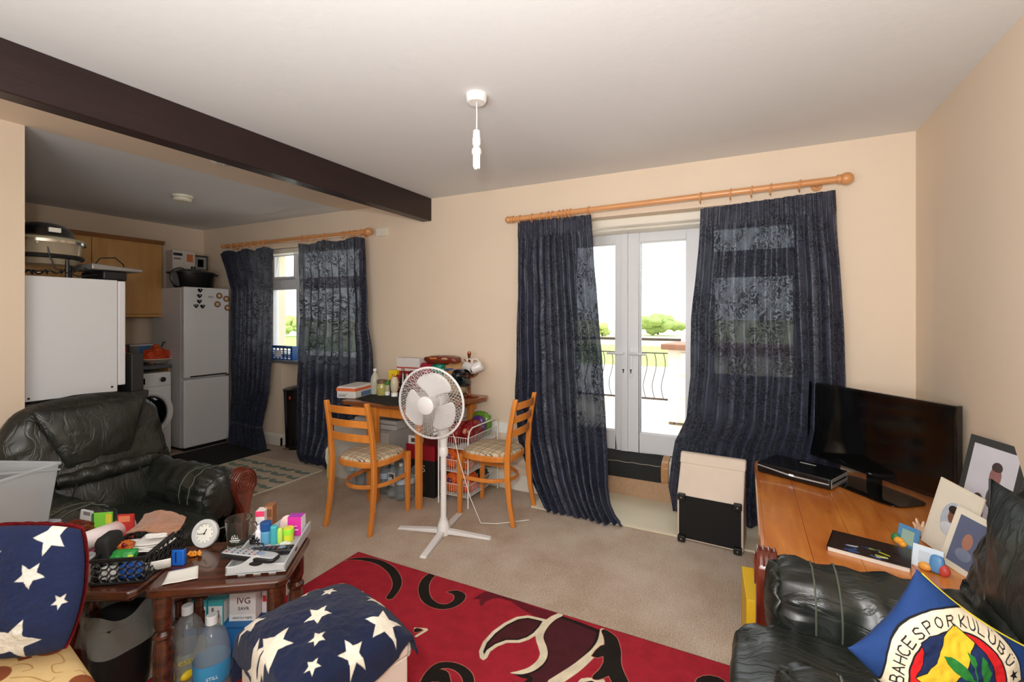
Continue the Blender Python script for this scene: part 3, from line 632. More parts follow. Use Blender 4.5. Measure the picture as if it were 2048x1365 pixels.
# ---------------------------------------------------------------- dining table against the wall
TZ = .745
tb = thing('dining_table', 'small light wood dining table loaded with groceries against the back wall', 'table', (-2.4, 3.0, 0))
T0 = Vector((-2.4, 3.0, 0))
def tpt(px, py, z=TZ): p = at(px, py, z=z); return (p.x+2.4, p.y-3.0)
m_table = wood((150, 92, 54), (122, 70, 40), 2, .3, (1.5, 10, 10), coat=.4)
top = [(-.42, -.36), (-.38, -.375), (.33, -.34), (.36, -.32), (.53, .26), (.5, .34), (-.42, .34)]
MB().prism(top, TZ-.03, TZ, 'z').build('tabletop', m_table, tb, bevel=.006, smooth=False)
MB().box(-.36, .3, -.31, -.29, TZ-.105, TZ-.03).build('apron', m_chair, tb, bevel=.003, smooth=False)
MB().box(-.36, .42, .27, .29, TZ-.105, TZ-.03).build('apron', m_chair, tb, bevel=.003, smooth=False)
MB().box(-.37, -.35, -.31, .29, TZ-.105, TZ-.03).build('apron', m_chair, tb, bevel=.003, smooth=False)
for x, y, wx in ((.28, -.29, .022), (-.12, -.33, .05), (-.34, .26, .025), (.38, .26, .025)):
    MB().add([(x-wx, y-.018, 0), (x+wx, y-.018, 0), (x+wx, y+.018, 0), (x-wx, y+.018, 0), (x-wx*.95, y-.022, TZ-.03), (x+wx*.95, y-.022, TZ-.03), (x+wx*.95, y+.022, TZ-.03), (x-wx*.95, y+.022, TZ-.03)],
             [(3, 2, 1, 0), (4, 5, 6, 7), (0, 1, 5, 4), (1, 2, 6, 5), (2, 3, 7, 6), (3, 0, 4, 7)]).build('leg', m_chair, tb, bevel=.004, smooth=False)

# ---------------------------------------------------------------- leather armchairs
def leather():
    m, nt, p = newmat('m_leather'); L = nt.links.new
    tc = N(nt, 'ShaderNodeTexCoord')
    n1 = N(nt, 'ShaderNodeTexNoise'); n1.inputs['Scale'].default_value = 5; n1.inputs['Detail'].default_value = 6; L(tc.outputs['Object'], n1.inputs['Vector'])
    cr = N(nt, 'ShaderNodeValToRGB'); cr.color_ramp.elements[0].position = .3; cr.color_ramp.elements[0].color = lin((18, 20, 18)); cr.color_ramp.elements[1].position = .75; cr.color_ramp.elements[1].color = lin((38, 43, 36))
    L(n1.outputs['Fac'], cr.inputs[0]); L(cr.outputs[0], p.inputs['Base Color']); p.inputs['Roughness'].default_value = .36; p.inputs['Specular IOR Level'].default_value = .6
    v = N(nt, 'ShaderNodeTexVoronoi', feature='DISTANCE_TO_EDGE'); v.inputs['Scale'].default_value = 260; L(tc.outputs['Object'], v.inputs['Vector'])
    mp = N(nt, 'ShaderNodeMapping'); mp.inputs['Rotation'].default_value = (.3, .4, .7); mp.inputs['Scale'].default_value = (1, 5, 2.5); L(tc.outputs['Object'], mp.inputs[0])
    n2 = N(nt, 'ShaderNodeTexNoise'); n2.inputs['Scale'].default_value = 3.2; n2.inputs['Detail'].default_value = 5; n2.inputs['Distortion'].default_value = 1.1; L(mp.outputs[0], n2.inputs['Vector'])
    rid = N(nt, 'ShaderNodeMath', operation='SUBTRACT'); rid.inputs[1].default_value = .5; L(n2.outputs['Fac'], rid.inputs[0]); ab = N(nt, 'ShaderNodeMath', operation='ABSOLUTE'); L(rid.outputs[0], ab.inputs[0])
    r = N(nt, 'ShaderNodeMapRange'); r.inputs[1].default_value = 0; r.inputs[2].default_value = .07; L(ab.outputs[0], r.inputs[0])
    b1 = N(nt, 'ShaderNodeBump'); b1.inputs['Strength'].default_value = .28; b1.inputs['Distance'].default_value = .006; L(r.outputs[0], b1.inputs['Height'])
    b2 = N(nt, 'ShaderNodeBump'); b2.inputs['Strength'].default_value = .12; b2.inputs['Distance'].default_value = .001; L(v.outputs['Distance'], b2.inputs['Height']); L(b1.outputs[0], b2.inputs['Normal']); L(b2.outputs[0], p.inputs['Normal'])
    return m
m_lea = leather(); m_seam = pm((16, 17, 15), .5); m_mahog = wood((118, 50, 30), (74, 26, 16), 3, .22, (6, 6, 1), coat=.6)
m_pipe = pm((84, 90, 78), .4)
def armchair(lab, loc, rz, seed, bx=0):
    t = thing('armchair', lab, 'armchair', loc, rz, 'dark green leather armchairs with carved wood fronts')
    dn = lambda s, a: (lambda p, u: p+Vector(u)*(a*fract((p.x*1, p.y*1, p.z*1), s, seed)))
    MB().box(-.38, .34, -.26, .26, .06, .30).build('base', m_lea, t, bevel=.03, seg=3)
    MB().sell((.10, 0, .345), (.36, .21, .105), (.35, .55), 72, 30, lambda p, u: p+Vector((0, 0, .018*math.sin(p.x*26+p.y*6)*max(0, u.z)*(abs(u.x)**2)))+Vector(u)*(.014*fract(p, 7, seed))).build('seat_cushion', m_lea, t, autos=0)
    MB().tube([(.445, y, .345+.02*math.cos(y*6)) for y in np.linspace(-.2, .2, 14)], .004, 6).build('piping', m_pipe, t)
    # arms
    for s in (-1, 1):
        def af(u, v):
            x = -.40+.745*v; e = 1.0
            if v > .9: e = math.sqrt(max(0, 1-((v-.9)/.1)**2))*.35+.65
            if v < .06: e = .8+.2*v/.06
            a = 2*math.pi*u; ca, sa = math.cos(a), math.sin(a)
            ry = .128*e; rz_ = .125*e
            y = ry*ca; z = .47+rz_*sa
            if sa < 0:     # drop down to the base
                z = .47-(.40*(abs(sa)**.8)); y = ca*(.128*(1-.30*abs(sa)**.6))*e
            if .72 < v: 
                k = (v-.72)/.28; z += .006*k*math.sin(a*14+v*9); y += .006*k*math.cos(a*13)
            lift = .05*max(0, (.35-v)/.35)**1.5; z += lift*max(0, sa)
            q = Vector((x, s*.275+y, z)); q += Vector((0, ca, sa))*(.008*fract((x, y+s, z), 6, seed))
            q += Vector((0, ca, max(sa, 0)))*(.004*math.sin(x*55+y*30+2*fract((x, y, z), 4, seed)))
            return q
        arm = MB().grid(af, 72, 56, True).build('arm', m_lea, t, autos=0)
        for xx in (.17, .235):
            pts = [Vector(af(a/(2*math.pi) % 1, (xx+.40)/.745))+Vector((0, math.cos(a), math.sin(a)))*.0015 for a in np.linspace(-.9, math.pi+.9, 40)]
            MB().tube(pts, .003, 6).build('seam', m_pipe, arm)
        # front cap
        MB().sell((.335, s*.275, .465), (.035, .118, .115), (1, 1), 40, 20, lambda p, u: p+Vector((.010*math.sin(12*math.atan2(u.z, u.y))*min(1, (u.y*u.y+u.z*u.z)), 0, 0))).build('arm_front', m_lea, arm, autos=0)
        # carved wooden scroll post
        prof = [(-.066, .50), (-.06, .545), (-.03, .58), (.012, .585), (.045, .568), (.066, .53), (.066, .48), (.052, .44), (.038, .40), (.03, .34), (.026, .26), (.03, .17), (.044, .10), (.052, .04), (.05, 0), (-.01, 0), (-.016, .05), (-.022, .14), (-.018, .24), (-.014, .32), (-.026, .385), (-.05, .43)]
        cx = s*.352
        post = MB().prism([(cx+s*a, b) for a, b in prof], .325, .392, 'x').build('scroll_post', m_mahog, t, bevel=.012, seg=3)
        for k, rr in enumerate((.05, .036, .02)):
            MB().tube([(.394, cx+rr*math.cos(a), .512+rr*math.sin(a)) for a in np.linspace(0, 2*math.pi, 25)[:-1]], .0035, 6, closed=True).build('carved_ring', m_mahog, post)
        for k in range(4):
            xo = .334+.017*k
            MB().tube([(xo, cx+s*math.cos(a)*.070, .508+math.sin(a)*.078) for a in np.linspace(-.5, 2.6, 18)], .0042, 6).build('flute', m_mahog, post)
    # back
    def bf(u, v):
        a = 2*math.pi*u; ca, sa = math.cos(a), math.sin(a); z = .30+.68*v
        hw = .36-.045*v+.03*math.sin(math.pi*v)
        th = .105*(1-.25*v); e = 1
        if v > .86: e = math.sqrt(max(0, 1-((v-.86)/.14)**2))
        e = max(e, .02)
        x0 = -.235-.12*v
        y = math.copysign(abs(ca)**.6, ca)*hw*(.35*e+.65 if v > .86 else 1); x = x0+math.copysign(abs(sa)**.8, sa)*th*e
        z2 = z+.012*math.cos(y*5)-(.05*(abs(y)/.36)**2 if v > .5 else 0)
        q = Vector((x, y, z2)); q += Vector((sa, ca*.5, 0))*(.022*fract((x, y, z), 5, seed+3)); return q
    bk = MB().grid(bf, 80, 46, True).build('backrest', m_lea, t, autos=0)
    def head(u, v):   # padded trapezoid head panel
        z = .66+.29*v; hw = .13+.11*v; y = (u-.5)*2*hw
        b_ = (math.sin(math.pi*min(max(u, 0), 1))*math.sin(math.pi*v))**.45 if 0 < u < 1 and 0 < v < 1 else 0
        return (-.235-.12*(z-.30)/.68+.088+.034*b_+.006*fract((y, z, 1), 7, seed), y, z)
    MB().grid(head, 30, 24).build('head_panel', m_lea, bk, autos=0)
    edge = [head(0, 1), head(0, .5), head(0, 0), head(.5, 0), head(1, 0), head(1, .5), head(1, 1)]
    MB().tube([(p[0]+.003, p[1], p[2]) for p in edge], .0035, 6).build('seam', m_seam, bk)
    def lum(u, v):
        a = 2*math.pi*u; y = -.2+.4*v; rr = .036*(1+.10*math.sin(y*75+2*math.sin(a)))*(.6+.4*math.sin(math.pi*v)**.3 if 0 < v < 1 else .6)
        return (-.205+.0+.045+rr*math.cos(a)-.0, y, .615+rr*math.sin(a)*1.1)
    MB().grid(lum, 20, 60, True).build('lumbar_roll', m_lea, bk, autos=0)
    for s in (-1, 1):
        pts = [(-.13, s*.13, .60), (-.10, s*.17, .52), (-.085, s*.19, .45)]
        MB().tube(pts, .004, 6).build('seam', m_seam, bk)
    def low(u, v):
        z = .40+.19*v; y = (u-.5)*.40; b_ = max(0, math.sin(math.pi*u)*math.sin(math.pi*v))**.4 if 0 < u < 1 and 0 < v < 1 else 0
        return (-.16+.05*(1-v)+.03*b_+.008*math.sin(y*42+3*v)*(1-v), y, z)
    MB().grid(low, 40, 20).build('lower_panel', m_lea, bk, autos=0)
    bk.location.x = bx
    return t
armchair('black leather armchair behind the side tables, facing the red rug', (-2.74, 1.19, 0), R(4), 1)
armchair('green leather armchair at the bottom right corner holding the crest cushion', (.425, 1.50, 0), R(180), 2, .075)

# ---------------------------------------------------------------- rug
def rug():
    us = np.linspace(-2.035, .16, 440); vs = np.linspace(.75, 2.035, 260)
    P = [(u, v, .012) for v in vs for u in us]; nu = len(us)
    def g4(*p): return [tuple(at(x/4.79+730, y/4.79+1080, z=.012)[:2]) for x, y in p]
    def g5(*p): return [tuple(at(x/4.876+1080, y/4.876+1160, z=.012)[:2]) for x, y in p]
    def g3(*p): return [tuple(at(x/4.963+470, y/4.963+1090, z=.012)[:2]) for x, y in p]
    A = np.array([(p[0], p[1]) for p in P])
    def st(pts, ws, k=6):
        p, w_ = smooth_line(pts, [w*.00088 for w in ws] if not np.isscalar(ws) else [ws*.00088]*len(pts), k); return line_sdf(A, p, w_)
    blk = st(g3((1090, 160), (1180, 142), (1300, 145), (1430, 175), (1545, 245), (1605, 345), (1600, 430), (1540, 520)), [2, 22, 40, 48, 56, 56, 50, 44])
    blk = np.minimum(blk, st(g4((655, 325), (590, 385), (562, 470), (590, 570), (680, 632), (790, 640), (880, 598), (910, 545), (870, 508), (790, 500)), [46, 58, 62, 56, 46, 44, 54, 66, 46, 4]))
    blk = np.minimum(blk, st(g4((560, 1420), (612, 1300), (700, 1215), (820, 1205), (920, 1245), (980, 1310), (1000, 1400)), [50, 44, 40, 38, 44, 50, 46]))
    blk = np.minimum(blk, st(g4((770, 1400), (750, 1300), (700, 1285), (655, 1330), (700, 1345)), [50, 50, 44, 34, 20]))
    blk = np.minimum(blk, st(g5((630, 505), (690, 580), (708, 690), (705, 800), (735, 900), (800, 1030)), [30, 66, 78, 80, 76, 70]))
    blk = np.minimum(blk, st(g5((700, 800), (640, 890), (560, 945), (520, 960)), [70, 54, 36, 10]))
    blk = np.minimum(blk, poly_sdf(A, g5((500, 745), (540, 690), (590, 645), (640, 632), (662, 660), (655, 710), (620, 745), (560, 765))))
    blk = np.minimum(blk, poly_sdf(A, g5((1515, 1000), (1530, 965), (1590, 938), (1660, 932), (1740, 950), (1800, 985), (1830, 1030), (1500, 1060))))
    blk = np.minimum(blk, st(g4((500, 868), (545, 866)), [34, 8]))
    mar = poly_sdf(A, g4((1035, 570), (1090, 530), (1150, 498), (1250, 503), (1400, 555), (1600, 635), (1868, 712), (1868, 735), (1740, 775), (1640, 745), (1500, 665), (1400, 595), (1300, 560), (1220, 565), (1160, 595), (1125, 635), (1100, 632), (1095, 590), (1115, 572)))
    leaf = g4((1650, 745), (1560, 727), (1450, 742), (1330, 800), (1220, 880), (1130, 980), (1092, 1070), (1100, 1135), (1135, 1160), (1170, 1135), (1200, 1075), (1270, 1025), (1360, 990), (1480, 990), (1570, 960), (1640, 915), (1700, 850), (1750, 770))
    p1 = poly_sdf(A, leaf)
    big = g4((1868, 715), (1790, 755), (1715, 830), (1670, 930), (1700, 1030), (1722, 1080), (1700, 1160), (1640, 1220), (1540, 1265), (1400, 1280), (1500, 1325), (1560, 1335), (1440, 1420))+g5((0, 1100), (150, 1010), (350, 865), (470, 755), (560, 650), (605, 500), (400, 420), (190, 345))
    p2 = poly_sdf(A, big)
    cs = st(g4((1868, 720), (1790, 760), (1715, 835), (1672, 930), (1702, 1035), (1712, 1100), (1680, 1170), (1600, 1235), (1500, 1270), (1395, 1278)), [30, 34, 36, 38, 40, 36, 34, 30, 24, 4])
    cs = np.minimum(cs, st(g5((612, 492), (596, 600), (540, 690), (470, 760), (340, 870), (130, 1010)), [26, 34, 36, 40, 46, 50]))
    crm = np.minimum(p1, cs)
    crm = np.minimum(crm, st(g4((480, 850), (585, 858), (590, 866), (490, 925)), [14, 14, 14, 14], 1))
    crm = np.minimum(crm, poly_sdf(A, g5((360, 1010), (400, 965), (470, 955), (560, 968), (630, 975), (640, 1060), (350, 1060))))
    lb = p1+.017
    bl2 = np.minimum(poly_sdf(A, g5((430, 1000), (500, 985), (550, 1005), (540, 1040), (430, 1040))), lb)
    lm = p1+.026
    d = rawgrid('rug', None, lambda u, v: (u, v, .012+.0012*mnoise.noise(Vector((u*6, v*6, 0)))), us, vs)
    L_ = [('big', p2), ('bigin', p2+.02), ('crm', crm), ('mar', mar), ('leafb', bl2), ('leafm', lm), ('outl', blk-.0022), ('blk', blk)]
    attrs(d, {k: v for k, v in L_})
    mt_ = sdfmat((166, 36, 50), [('big', (34, 22, 20)), ('bigin', (76, 30, 36)), ('mar', (104, 26, 38)), ('crm', (226, 212, 184)), ('leafb', (30, 24, 20)), ('leafm', (74, 30, 34)), ('outl', (214, 130, 110)), ('blk', (32, 26, 22))], rough=.95, var=.13, scale=18, bump=.6, bscale=220, soft=.0014)
    d.data.materials.append(mt_); md = d.modifiers.new('s', 'SOLIDIFY'); md.thickness = .010; md.offset = -1
    tag(d, 'red rug with black scrolls and cream-edged leaves on the beige carpet', 'rug')
rug()
# ---------------------------------------------------------------- helpers for small goods
def m_(c, r=.5, **k): return pm(c, r, **k)
def carton(nm, lab, cat, loc, rz, dims, col, prints=(), grp=None, bev=.0015, rx=0, ry=0):
    """box of dims (w,d,h) standing on its base centre; prints: (face, (u0,u1,v0,v1), colour) with u,v in 0..1; face f|t|r|l"""
    t = thing(nm, lab, cat, loc, rz, grp, rx, ry); w, d, h = dims
    MB().box(-w/2, w/2, -d/2, d/2, 0, h).build('box_body', m_(col, .55, var=.03), t, bevel=bev, smooth=False)
    e = .0006
    for f, (u0, u1, v0, v1), c in prints:
        m = MB()
        if f == 'f': m.box(-w/2+u0*w, -w/2+u1*w, -d/2-e, -d/2, v0*h, v1*h)
        elif f == 't': m.box(-w/2+u0*w, -w/2+u1*w, -d/2+v0*d, -d/2+v1*d, h, h+e)
        elif f == 'r': m.box(w/2, w/2+e, -d/2+u0*d, -d/2+u1*d, v0*h, v1*h)
        elif f == 'l': m.box(-w/2-e, -w/2, -d/2+u0*d, -d/2+u1*d, v0*h, v1*h)
        m.build('printed_patch', m_(c, .5, var=.02), t, smooth=False)
    return t
def bottle(nm, lab, loc, prof, mat, cap=None, band=None, grp=None, cat='bottle', rz=0, n=28):
    t = thing(nm, lab, cat, loc, rz, grp)
    MB().lathe(prof, n).build('bottle_body', mat, t)
    if cap: r, z0, z1, cm = cap; MB().lathe([(0, z1), (r*.9, z1), (r, z1-.002), (r, z0), (0, z0)], 20).build('cap', cm, t)
    if band:
        z0, z1, bm_ = band; pr = [(float(np.interp(z, [p[1] for p in prof if p[0] > 0], [p[0] for p in prof if p[0] > 0]))+.0008, z) for z in np.linspace(z0, z1, 5)]
        MB().lathe(pr, n).build('sleeve', bm_, t)
    return t
def sack(nm, lab, cat, loc, rz, r, col, seed, prints=(), grp=None, rx=0, ry=0, rough=.25, amp=.10, e=(.6, .8)):
    """soft foil or plastic packet: flattened pillow with crumples, crimped ends"""
    t = thing(nm, lab, cat, loc, rz, grp, rx, ry)
    def dsp(p, u):
        q = p+Vector(u)*(min(r)*amp*(2.4*fract(p, 1.6/max(r), seed)+2.2*abs(fract(p, 4.5/max(r), seed+5)))); return q
    MB().sell((0, 0, r[2]), r, e, 40, 24, dsp).build('packet', m_(col, rough, var=.18, scale=1.5/max(r), bump=.5, bscale=2.5/max(r), coat=.3), t, autos=0)
    for (c, s, cl) in prints:
        MB().sell((c[0]*r[0], c[1]*r[1], r[2]+c[2]*r[2]), (s[0]*r[0], s[1]*r[1], s[2]*r[2]), (.8, .8), 20, 12, lambda p, u: p+Vector(u)*(.004*fract(p, 30, seed))).build('print', m_(cl, rough, var=.1), t, autos=0)
    return t
m_black = m_((24, 24, 24), .45, var=.15); m_gloss = m_((12, 12, 13), .12, var=.05, coat=.5); m_chrome = m_((200, 196, 188), .16, metal=1, var=.02)
m_whiteapp = pm((226, 226, 228), .3, var=.01); m_clear = pm((248, 252, 252), .04, trans=.96, ior=1.12, var=0, alpha=.55)
m_copper = m_((170, 96, 66), .22, metal=.9, var=.08)

# ---------------------------------------------------------------- kitchen
# fridge freezer, door faces +X
fx = -5.15
fg = thing('fridge_freezer', 'white fridge freezer with magnets on its door, in the kitchen corner', 'fridge', (fx, 2.99, 0))
y0, y1 = 2.745-2.99, 3.215-2.99
MB().box(-.60, -.065, y0+.004, y1-.004, .03, 1.70).build('cabinet', m_whiteapp, fg, bevel=.006, smooth=False)
MB().box(-.06, 0, y0, y1, .755, 1.705).build('door', m_whiteapp, fg, bevel=.012, seg=3)
MB().box(-.06, 0, y0, y1, .035, .738).build('freezer_door', m_whiteapp, fg, bevel=.012, seg=3)
MB().box(-.05, .0022, y0+.06, y1-.03, .762, .775).build('grip_recess', m_((26, 24, 24), .5), fg, smooth=False)
MB().box(-.5, -.02, y0+.02, y1-.02, 0, .03).build('plinth', m_black, fg, smooth=False)
def fm(px, py): p = at(px, py, X=fx+.004); return p
for i, (px, py) in enumerate(((400, 581), (399, 592), (398.5, 603), (392, 612), (405, 613))):
    p = fm(px, py); t = thing('fridge_magnet', ['topmost of the black heart magnets on the fridge door', 'second black heart magnet from the top on the fridge door', 'third black heart magnet down on the fridge door', 'lower left black heart magnet on the fridge door', 'lower right black heart magnet on the fridge door'][i], 'magnet', p, 0, 'black heart magnets')
    hp = [(.0, -.026), (.022, -.004), (.024, .008), (.016, .018), (.006, .016), (0, .010), (-.006, .016), (-.016, .018), (-.024, .008), (-.022, -.004)]
    MB().prism(hp, -.004, .006, 'x').build('heart', m_gloss, t, bevel=.002); MB().sell((.007, .003, .003), (.002, .005, .005), (1, 1), 12, 8).build('glint', m_((220, 215, 210), .4), t)
for i, (px, py) in enumerate(((438.5, 592), (452.5, 598), (435, 609), (455, 616))):
    p = fm(px, py); t = thing('fridge_magnet', ['upper left brown ring magnet on the fridge door', 'upper right brown ring magnet on the fridge door', 'lower left brown ring magnet on the fridge door', 'lower right brown ring magnet on the fridge door'][i], 'magnet', p, 0, 'brown ring magnets')
    MB().tube([(.0, .026*math.cos(a), .026*math.sin(a)) for a in np.linspace(0, 6.28, 21)[:-1]], .008, 8, closed=True).build('rim', m_((132, 92, 56), .4, var=.3, scale=60), t); MB().sell((0, 0, 0), (.004, .02, .02), (1, 1), 18, 8).build('face', m_((214, 196, 160), .5, var=.2, scale=80), t)
pf = fm(422, 594); text('beko', .028, tuple(Vector((.0035, pf.y-2.99, pf.z))), (R(90), 0, R(90)), m_((90, 90, 95), .4), fg)
# roasting pan and cardboard box on top of the fridge
rp = thing('roasting_pot', 'black oval roaster pot standing on the fridge', 'pot', (-5.38, 2.96, 1.705))
MB().lathe([(0, 0), (.15, .0), (.165, .015), (.19, .15), (.198, .155), (.198, .165), (.185, .165), (.16, .02), (0, .012)], 36).build('pan', m_((22, 22, 24), .35, var=.2), rp).scale = (.9, 1.12, 1)
MB().lathe([(.2, .166), (.19, .176), (.12, .20), (0, .212)], 36).build('lid', pm((60, 62, 66), .1, alpha=.75, var=.05), rp).scale = (.9, 1.12, 1)
MB().cyl((0, 0, .21), (0, 0, .235), .02).build('knob', m_gloss, rp)
for s in (-1, 1): MB().tube([(-.04, s*.21, .15), (-.03, s*.245, .155), (.03, s*.245, .155), (.04, s*.21, .15)], .008, 8).build('handle', m_black, rp)
p_ = thing('pan_lid', 'round glass pan lid leaning against the roaster on the fridge', 'lid', (-5.32, 2.80, 1.81), 0)
MB().tube([(0, .10*math.cos(a), .10*math.sin(a)) for a in np.linspace(0, 6.28, 41)[:-1]], .005, 6, closed=True).build('rim', m_black, p_); MB().sell((0, 0, 0), (.008, .098, .098), (1, 1), 28, 8).build('glass', pm((120, 124, 124), .1, alpha=.4, var=0), p_)
cb_ = carton('appliance_carton', 'white cardboard appliance carton behind the roaster, upright on the fridge', 'box', (-5.62, 2.965, 1.705), R(90), (.23, .12, .42), (214, 206, 198), [('f', (.03, .42, .86, .93), (40, 40, 44)), ('f', (.05, .36, .76, .80), (120, 116, 112)), ('f', (.62, .9, .72, .92), (206, 120, 70)), ('f', (.0, .5, .15, .5), (196, 120, 70)), ('f', (.55, .95, .1, .42), (60, 50, 48))])
c2_ = carton('appliance_carton', 'small dark grey carton beside the white one above the fridge', 'box', (-5.70, 3.19, 1.705), R(90), (.16, .1, .40), (58, 56, 58), [('f', (.1, .9, .6, .95), (150, 146, 140)), ('f', (.3, .7, .66, .88), (40, 38, 40))])
# wall cupboards
m_oak = wood((206, 160, 96), (190, 138, 76), 2, .4, (6, 6, .9), coat=.1); m_oakd = wood((150, 98, 58), (130, 82, 46), 2, .4, (6, 1, 6))
cu = thing('wall_cupboard', 'light oak wall cupboard with a cornice on the kitchen wall', 'cupboard', (XL, 2.1, 1.42))
ya, yb = -.75, .655; zc0, zc1 = .0, .745
MB().box(0, .315, ya, yb, zc0, zc1).build('carcass', m_oak, cu, bevel=.002, smooth=False)
for k, (a, b) in enumerate(((ya+.003, -.56), (-.554, .052), (.058, yb-.003))): MB().box(.316, .334, a, b, .003, zc1-.012).build('door', m_oak, cu, bevel=.003, smooth=False)
MB().prism([(0, zc1), (.345, zc1), (.36, zc1+.03), (.352, zc1+.036), (0, zc1+.036)], 0, 1, 'y').at().build('cornice', m_oakd, cu, smooth=False)
co = [o for o in cu.children if o.name.startswith('cornice')][0]
for v in co.data.vertices: v.co.y = ya-.01 if v.co.y < .5 else yb+.012
MB().box(0, .345, ya, yb+.01, -.03, 0).build('light_rail', m_oak, cu, bevel=.004, smooth=False)
# terracotta splash panel under the cupboard
struct(MB().box(XL, XL+.008, 1.2, 2.42, .93, 1.39).build('trim_splashback', m_((170, 104, 66), .5, var=.1), smooth=False))
# worktop on the far kitchen wall, washing machine below
wk = thing('worktop', 'dark grey kitchen worktop above the washing machine', 'worktop', (XL+.003, 1.9, .87))
MB().box(0, .62, -.85, .80, 0, .035).build('slab', m_((88, 90, 94), .35, var=.1, scale=40), wk, bevel=.004, smooth=False)
MB().box(.05, .60, -.85, .36, -.87, 0).build('base_unit', m_oak, wk, bevel=.002, smooth=False)
MB().box(.05, .58, .786, .80, -.87, 0).build('end_panel', m_oak, wk, smooth=False)
wm = thing('washing_machine', 'white washing machine with a round door under the kitchen worktop', 'washing machine', (-5.24, 2.50, 0))
MB().box(-.5, 0, -.225, .175, .01, .835).build('cabinet', m_whiteapp, wm, bevel=.012, seg=3)
cy_, cz_ = -.02, .44
MB().tube([(.014, cy_+.175*math.cos(a), cz_+.20*math.sin(a)) for a in np.linspace(0, 6.29, 49)[:-1]], .028, 10, closed=True).build('door_ring', m_whiteapp, wm)
MB().sell((.012, cy_, cz_), (.03, .15, .17), (1, 1), 36, 14).build('door_glass', m_gloss, wm)
MB().box(-.001, .004, -.20, -.06, .73, .79).build('display', m_gloss, wm, smooth=False)
MB().cyl((0, .09, .765), (.022, .09, .765), .028, .025, n=24).build('dial', m_chrome, wm)
MB().box(0, .003, -.21, .165, .70, .703).build('panel_line', m_((150, 150, 152), .5), wm, smooth=False)
# plate with tomatoes / onions net, jars and box on the worktop
bp = at(318, 728, z=.905); bp = Vector((-5.50, 2.66, .905))
pl = thing('serving_dish', 'shallow cream dish on the worktop beside the fridge', 'dish', bp)
MB().lathe([(0, .004), (.07, 0), (.085, .008), (.15, .045), (.168, .052), (.166, .058), (.145, .052), (.08, .016), (0, .012)], 40).build('dish', m_((232, 226, 208), .3), pl)
nb = sack('onion_bag', 'orange net bag of onions heaped in the cream dish', 'bag', bp+Vector((0, 0, .02)), 0, (.10, .125, .055), (214, 74, 30), 3, (), None, rough=.5, amp=.2)
for i, (a, b, c_, r_) in enumerate(((0, -.06, .10, .04), (.02, .0, .115, .042), (0, .05, .10, .04), (-.02, .01, .155, .03))):
    MB().sell((a, b, c_), (r_, r_, r_), (1, 1), 18, 12).build('onion', m_((222, 92, 34), .4, var=.25), nb)
MB().tube([(0, .05, .15), (0, .07, .20), (0, .10, .19), (0, .125, .13)], .008, 8).build('handle', m_((60, 30, 26), .5), nb)
j1 = bottle('glass_jar', 'glass storage jar with a pale lid below the oak cupboard', (-5.62, 2.36, .905), [(0, 0), (.06, 0), (.065, .01), (.065, .14), (.055, .16), (.055, .17)], m_((150, 150, 130), .1, alpha=.6), (.06, .17, .195, m_((190, 185, 170), .4)), cat='jar')
j1.location.z = 1.10; j1['label'] = 'glass storage jar stacked on the red tin below the oak cupboard'
carton('red_tin', 'dark red food tin with a white label on the worktop', 'tin', (-5.62, 2.36, .905), R(90), (.15, .13, .195), (112, 28, 30), [('f', (.05, .95, .15, .42), (205, 196, 186)), ('f', (.4, .6, .7, .85), (190, 60, 50))])
carton('blue_tub', 'grey and blue food tub behind the dish on the worktop', 'tub', (-5.72, 2.62, .905), R(90), (.24, .12, .20), (120, 122, 128), [('f', (.35, .75, .35, .9), (70, 120, 176)), ('f', (0, 1, .92, 1), (206, 206, 204))])
carton('white_kettle_box', 'small cream canister in the worktop corner beneath the cupboard', 'canister', (-5.80, 2.44, .905), R(90), (.08, .08, .26), (222, 210, 190), [('f', (.1, .9, .9, .98), (60, 50, 44))])
# white tabletop appliance on the black counter (its side faces the living room)
wu = thing('tabletop_fridge', 'large white appliance with its blank side panel facing the living room', 'appliance', (-3.6, 1.09, .905))
ua, ub, uh = .0, .435, .725
MB().box(-.50, 0, ua, ub, .012, uh).build('cabinet', pm((214, 216, 218), .35, var=.01), wu, bevel=.004, smooth=False)
MB().box(-.50, -.004, ub+.004, ub+.045, .05, uh-.004).build('door', pm((220, 220, 222), .35, var=.01), wu, bevel=.006, smooth=False)
MB().box(-.42, -.03, .04, ub-.03, 0, .012).build('foot_strip', m_black, wu, smooth=False)
for y_, z_ in ((.02, .03), (.405, .045)): MB().cyl((0, y_, z_), (.003, y_, z_), .006, n=10).build('screw', m_black, wu)
bc = thing('black_counter', 'black counter unit behind the black armchair, carrying the white appliance', 'counter', (-3.6, 1.09, 0))
MB().box(-.58, .02, -.01, .60, .865, .905).build('worktop', m_((46, 46, 46), .4, var=.1), bc, bevel=.004, smooth=False)
MB().box(-.56, .0, .0, .58, .0, .865).build('cabinet', m_((34, 34, 34), .5), bc, bevel=.004, smooth=False)
sp = thing('slim_panel', 'tall slim black panel standing right beside the white appliance on the counter', 'panel', (-3.62, 1.60, .905))
MB().box(-.2, .02, 0, .07, 0, .245).build('panel_body', m_((44, 43, 42), .4), sp, bevel=.004, smooth=False)
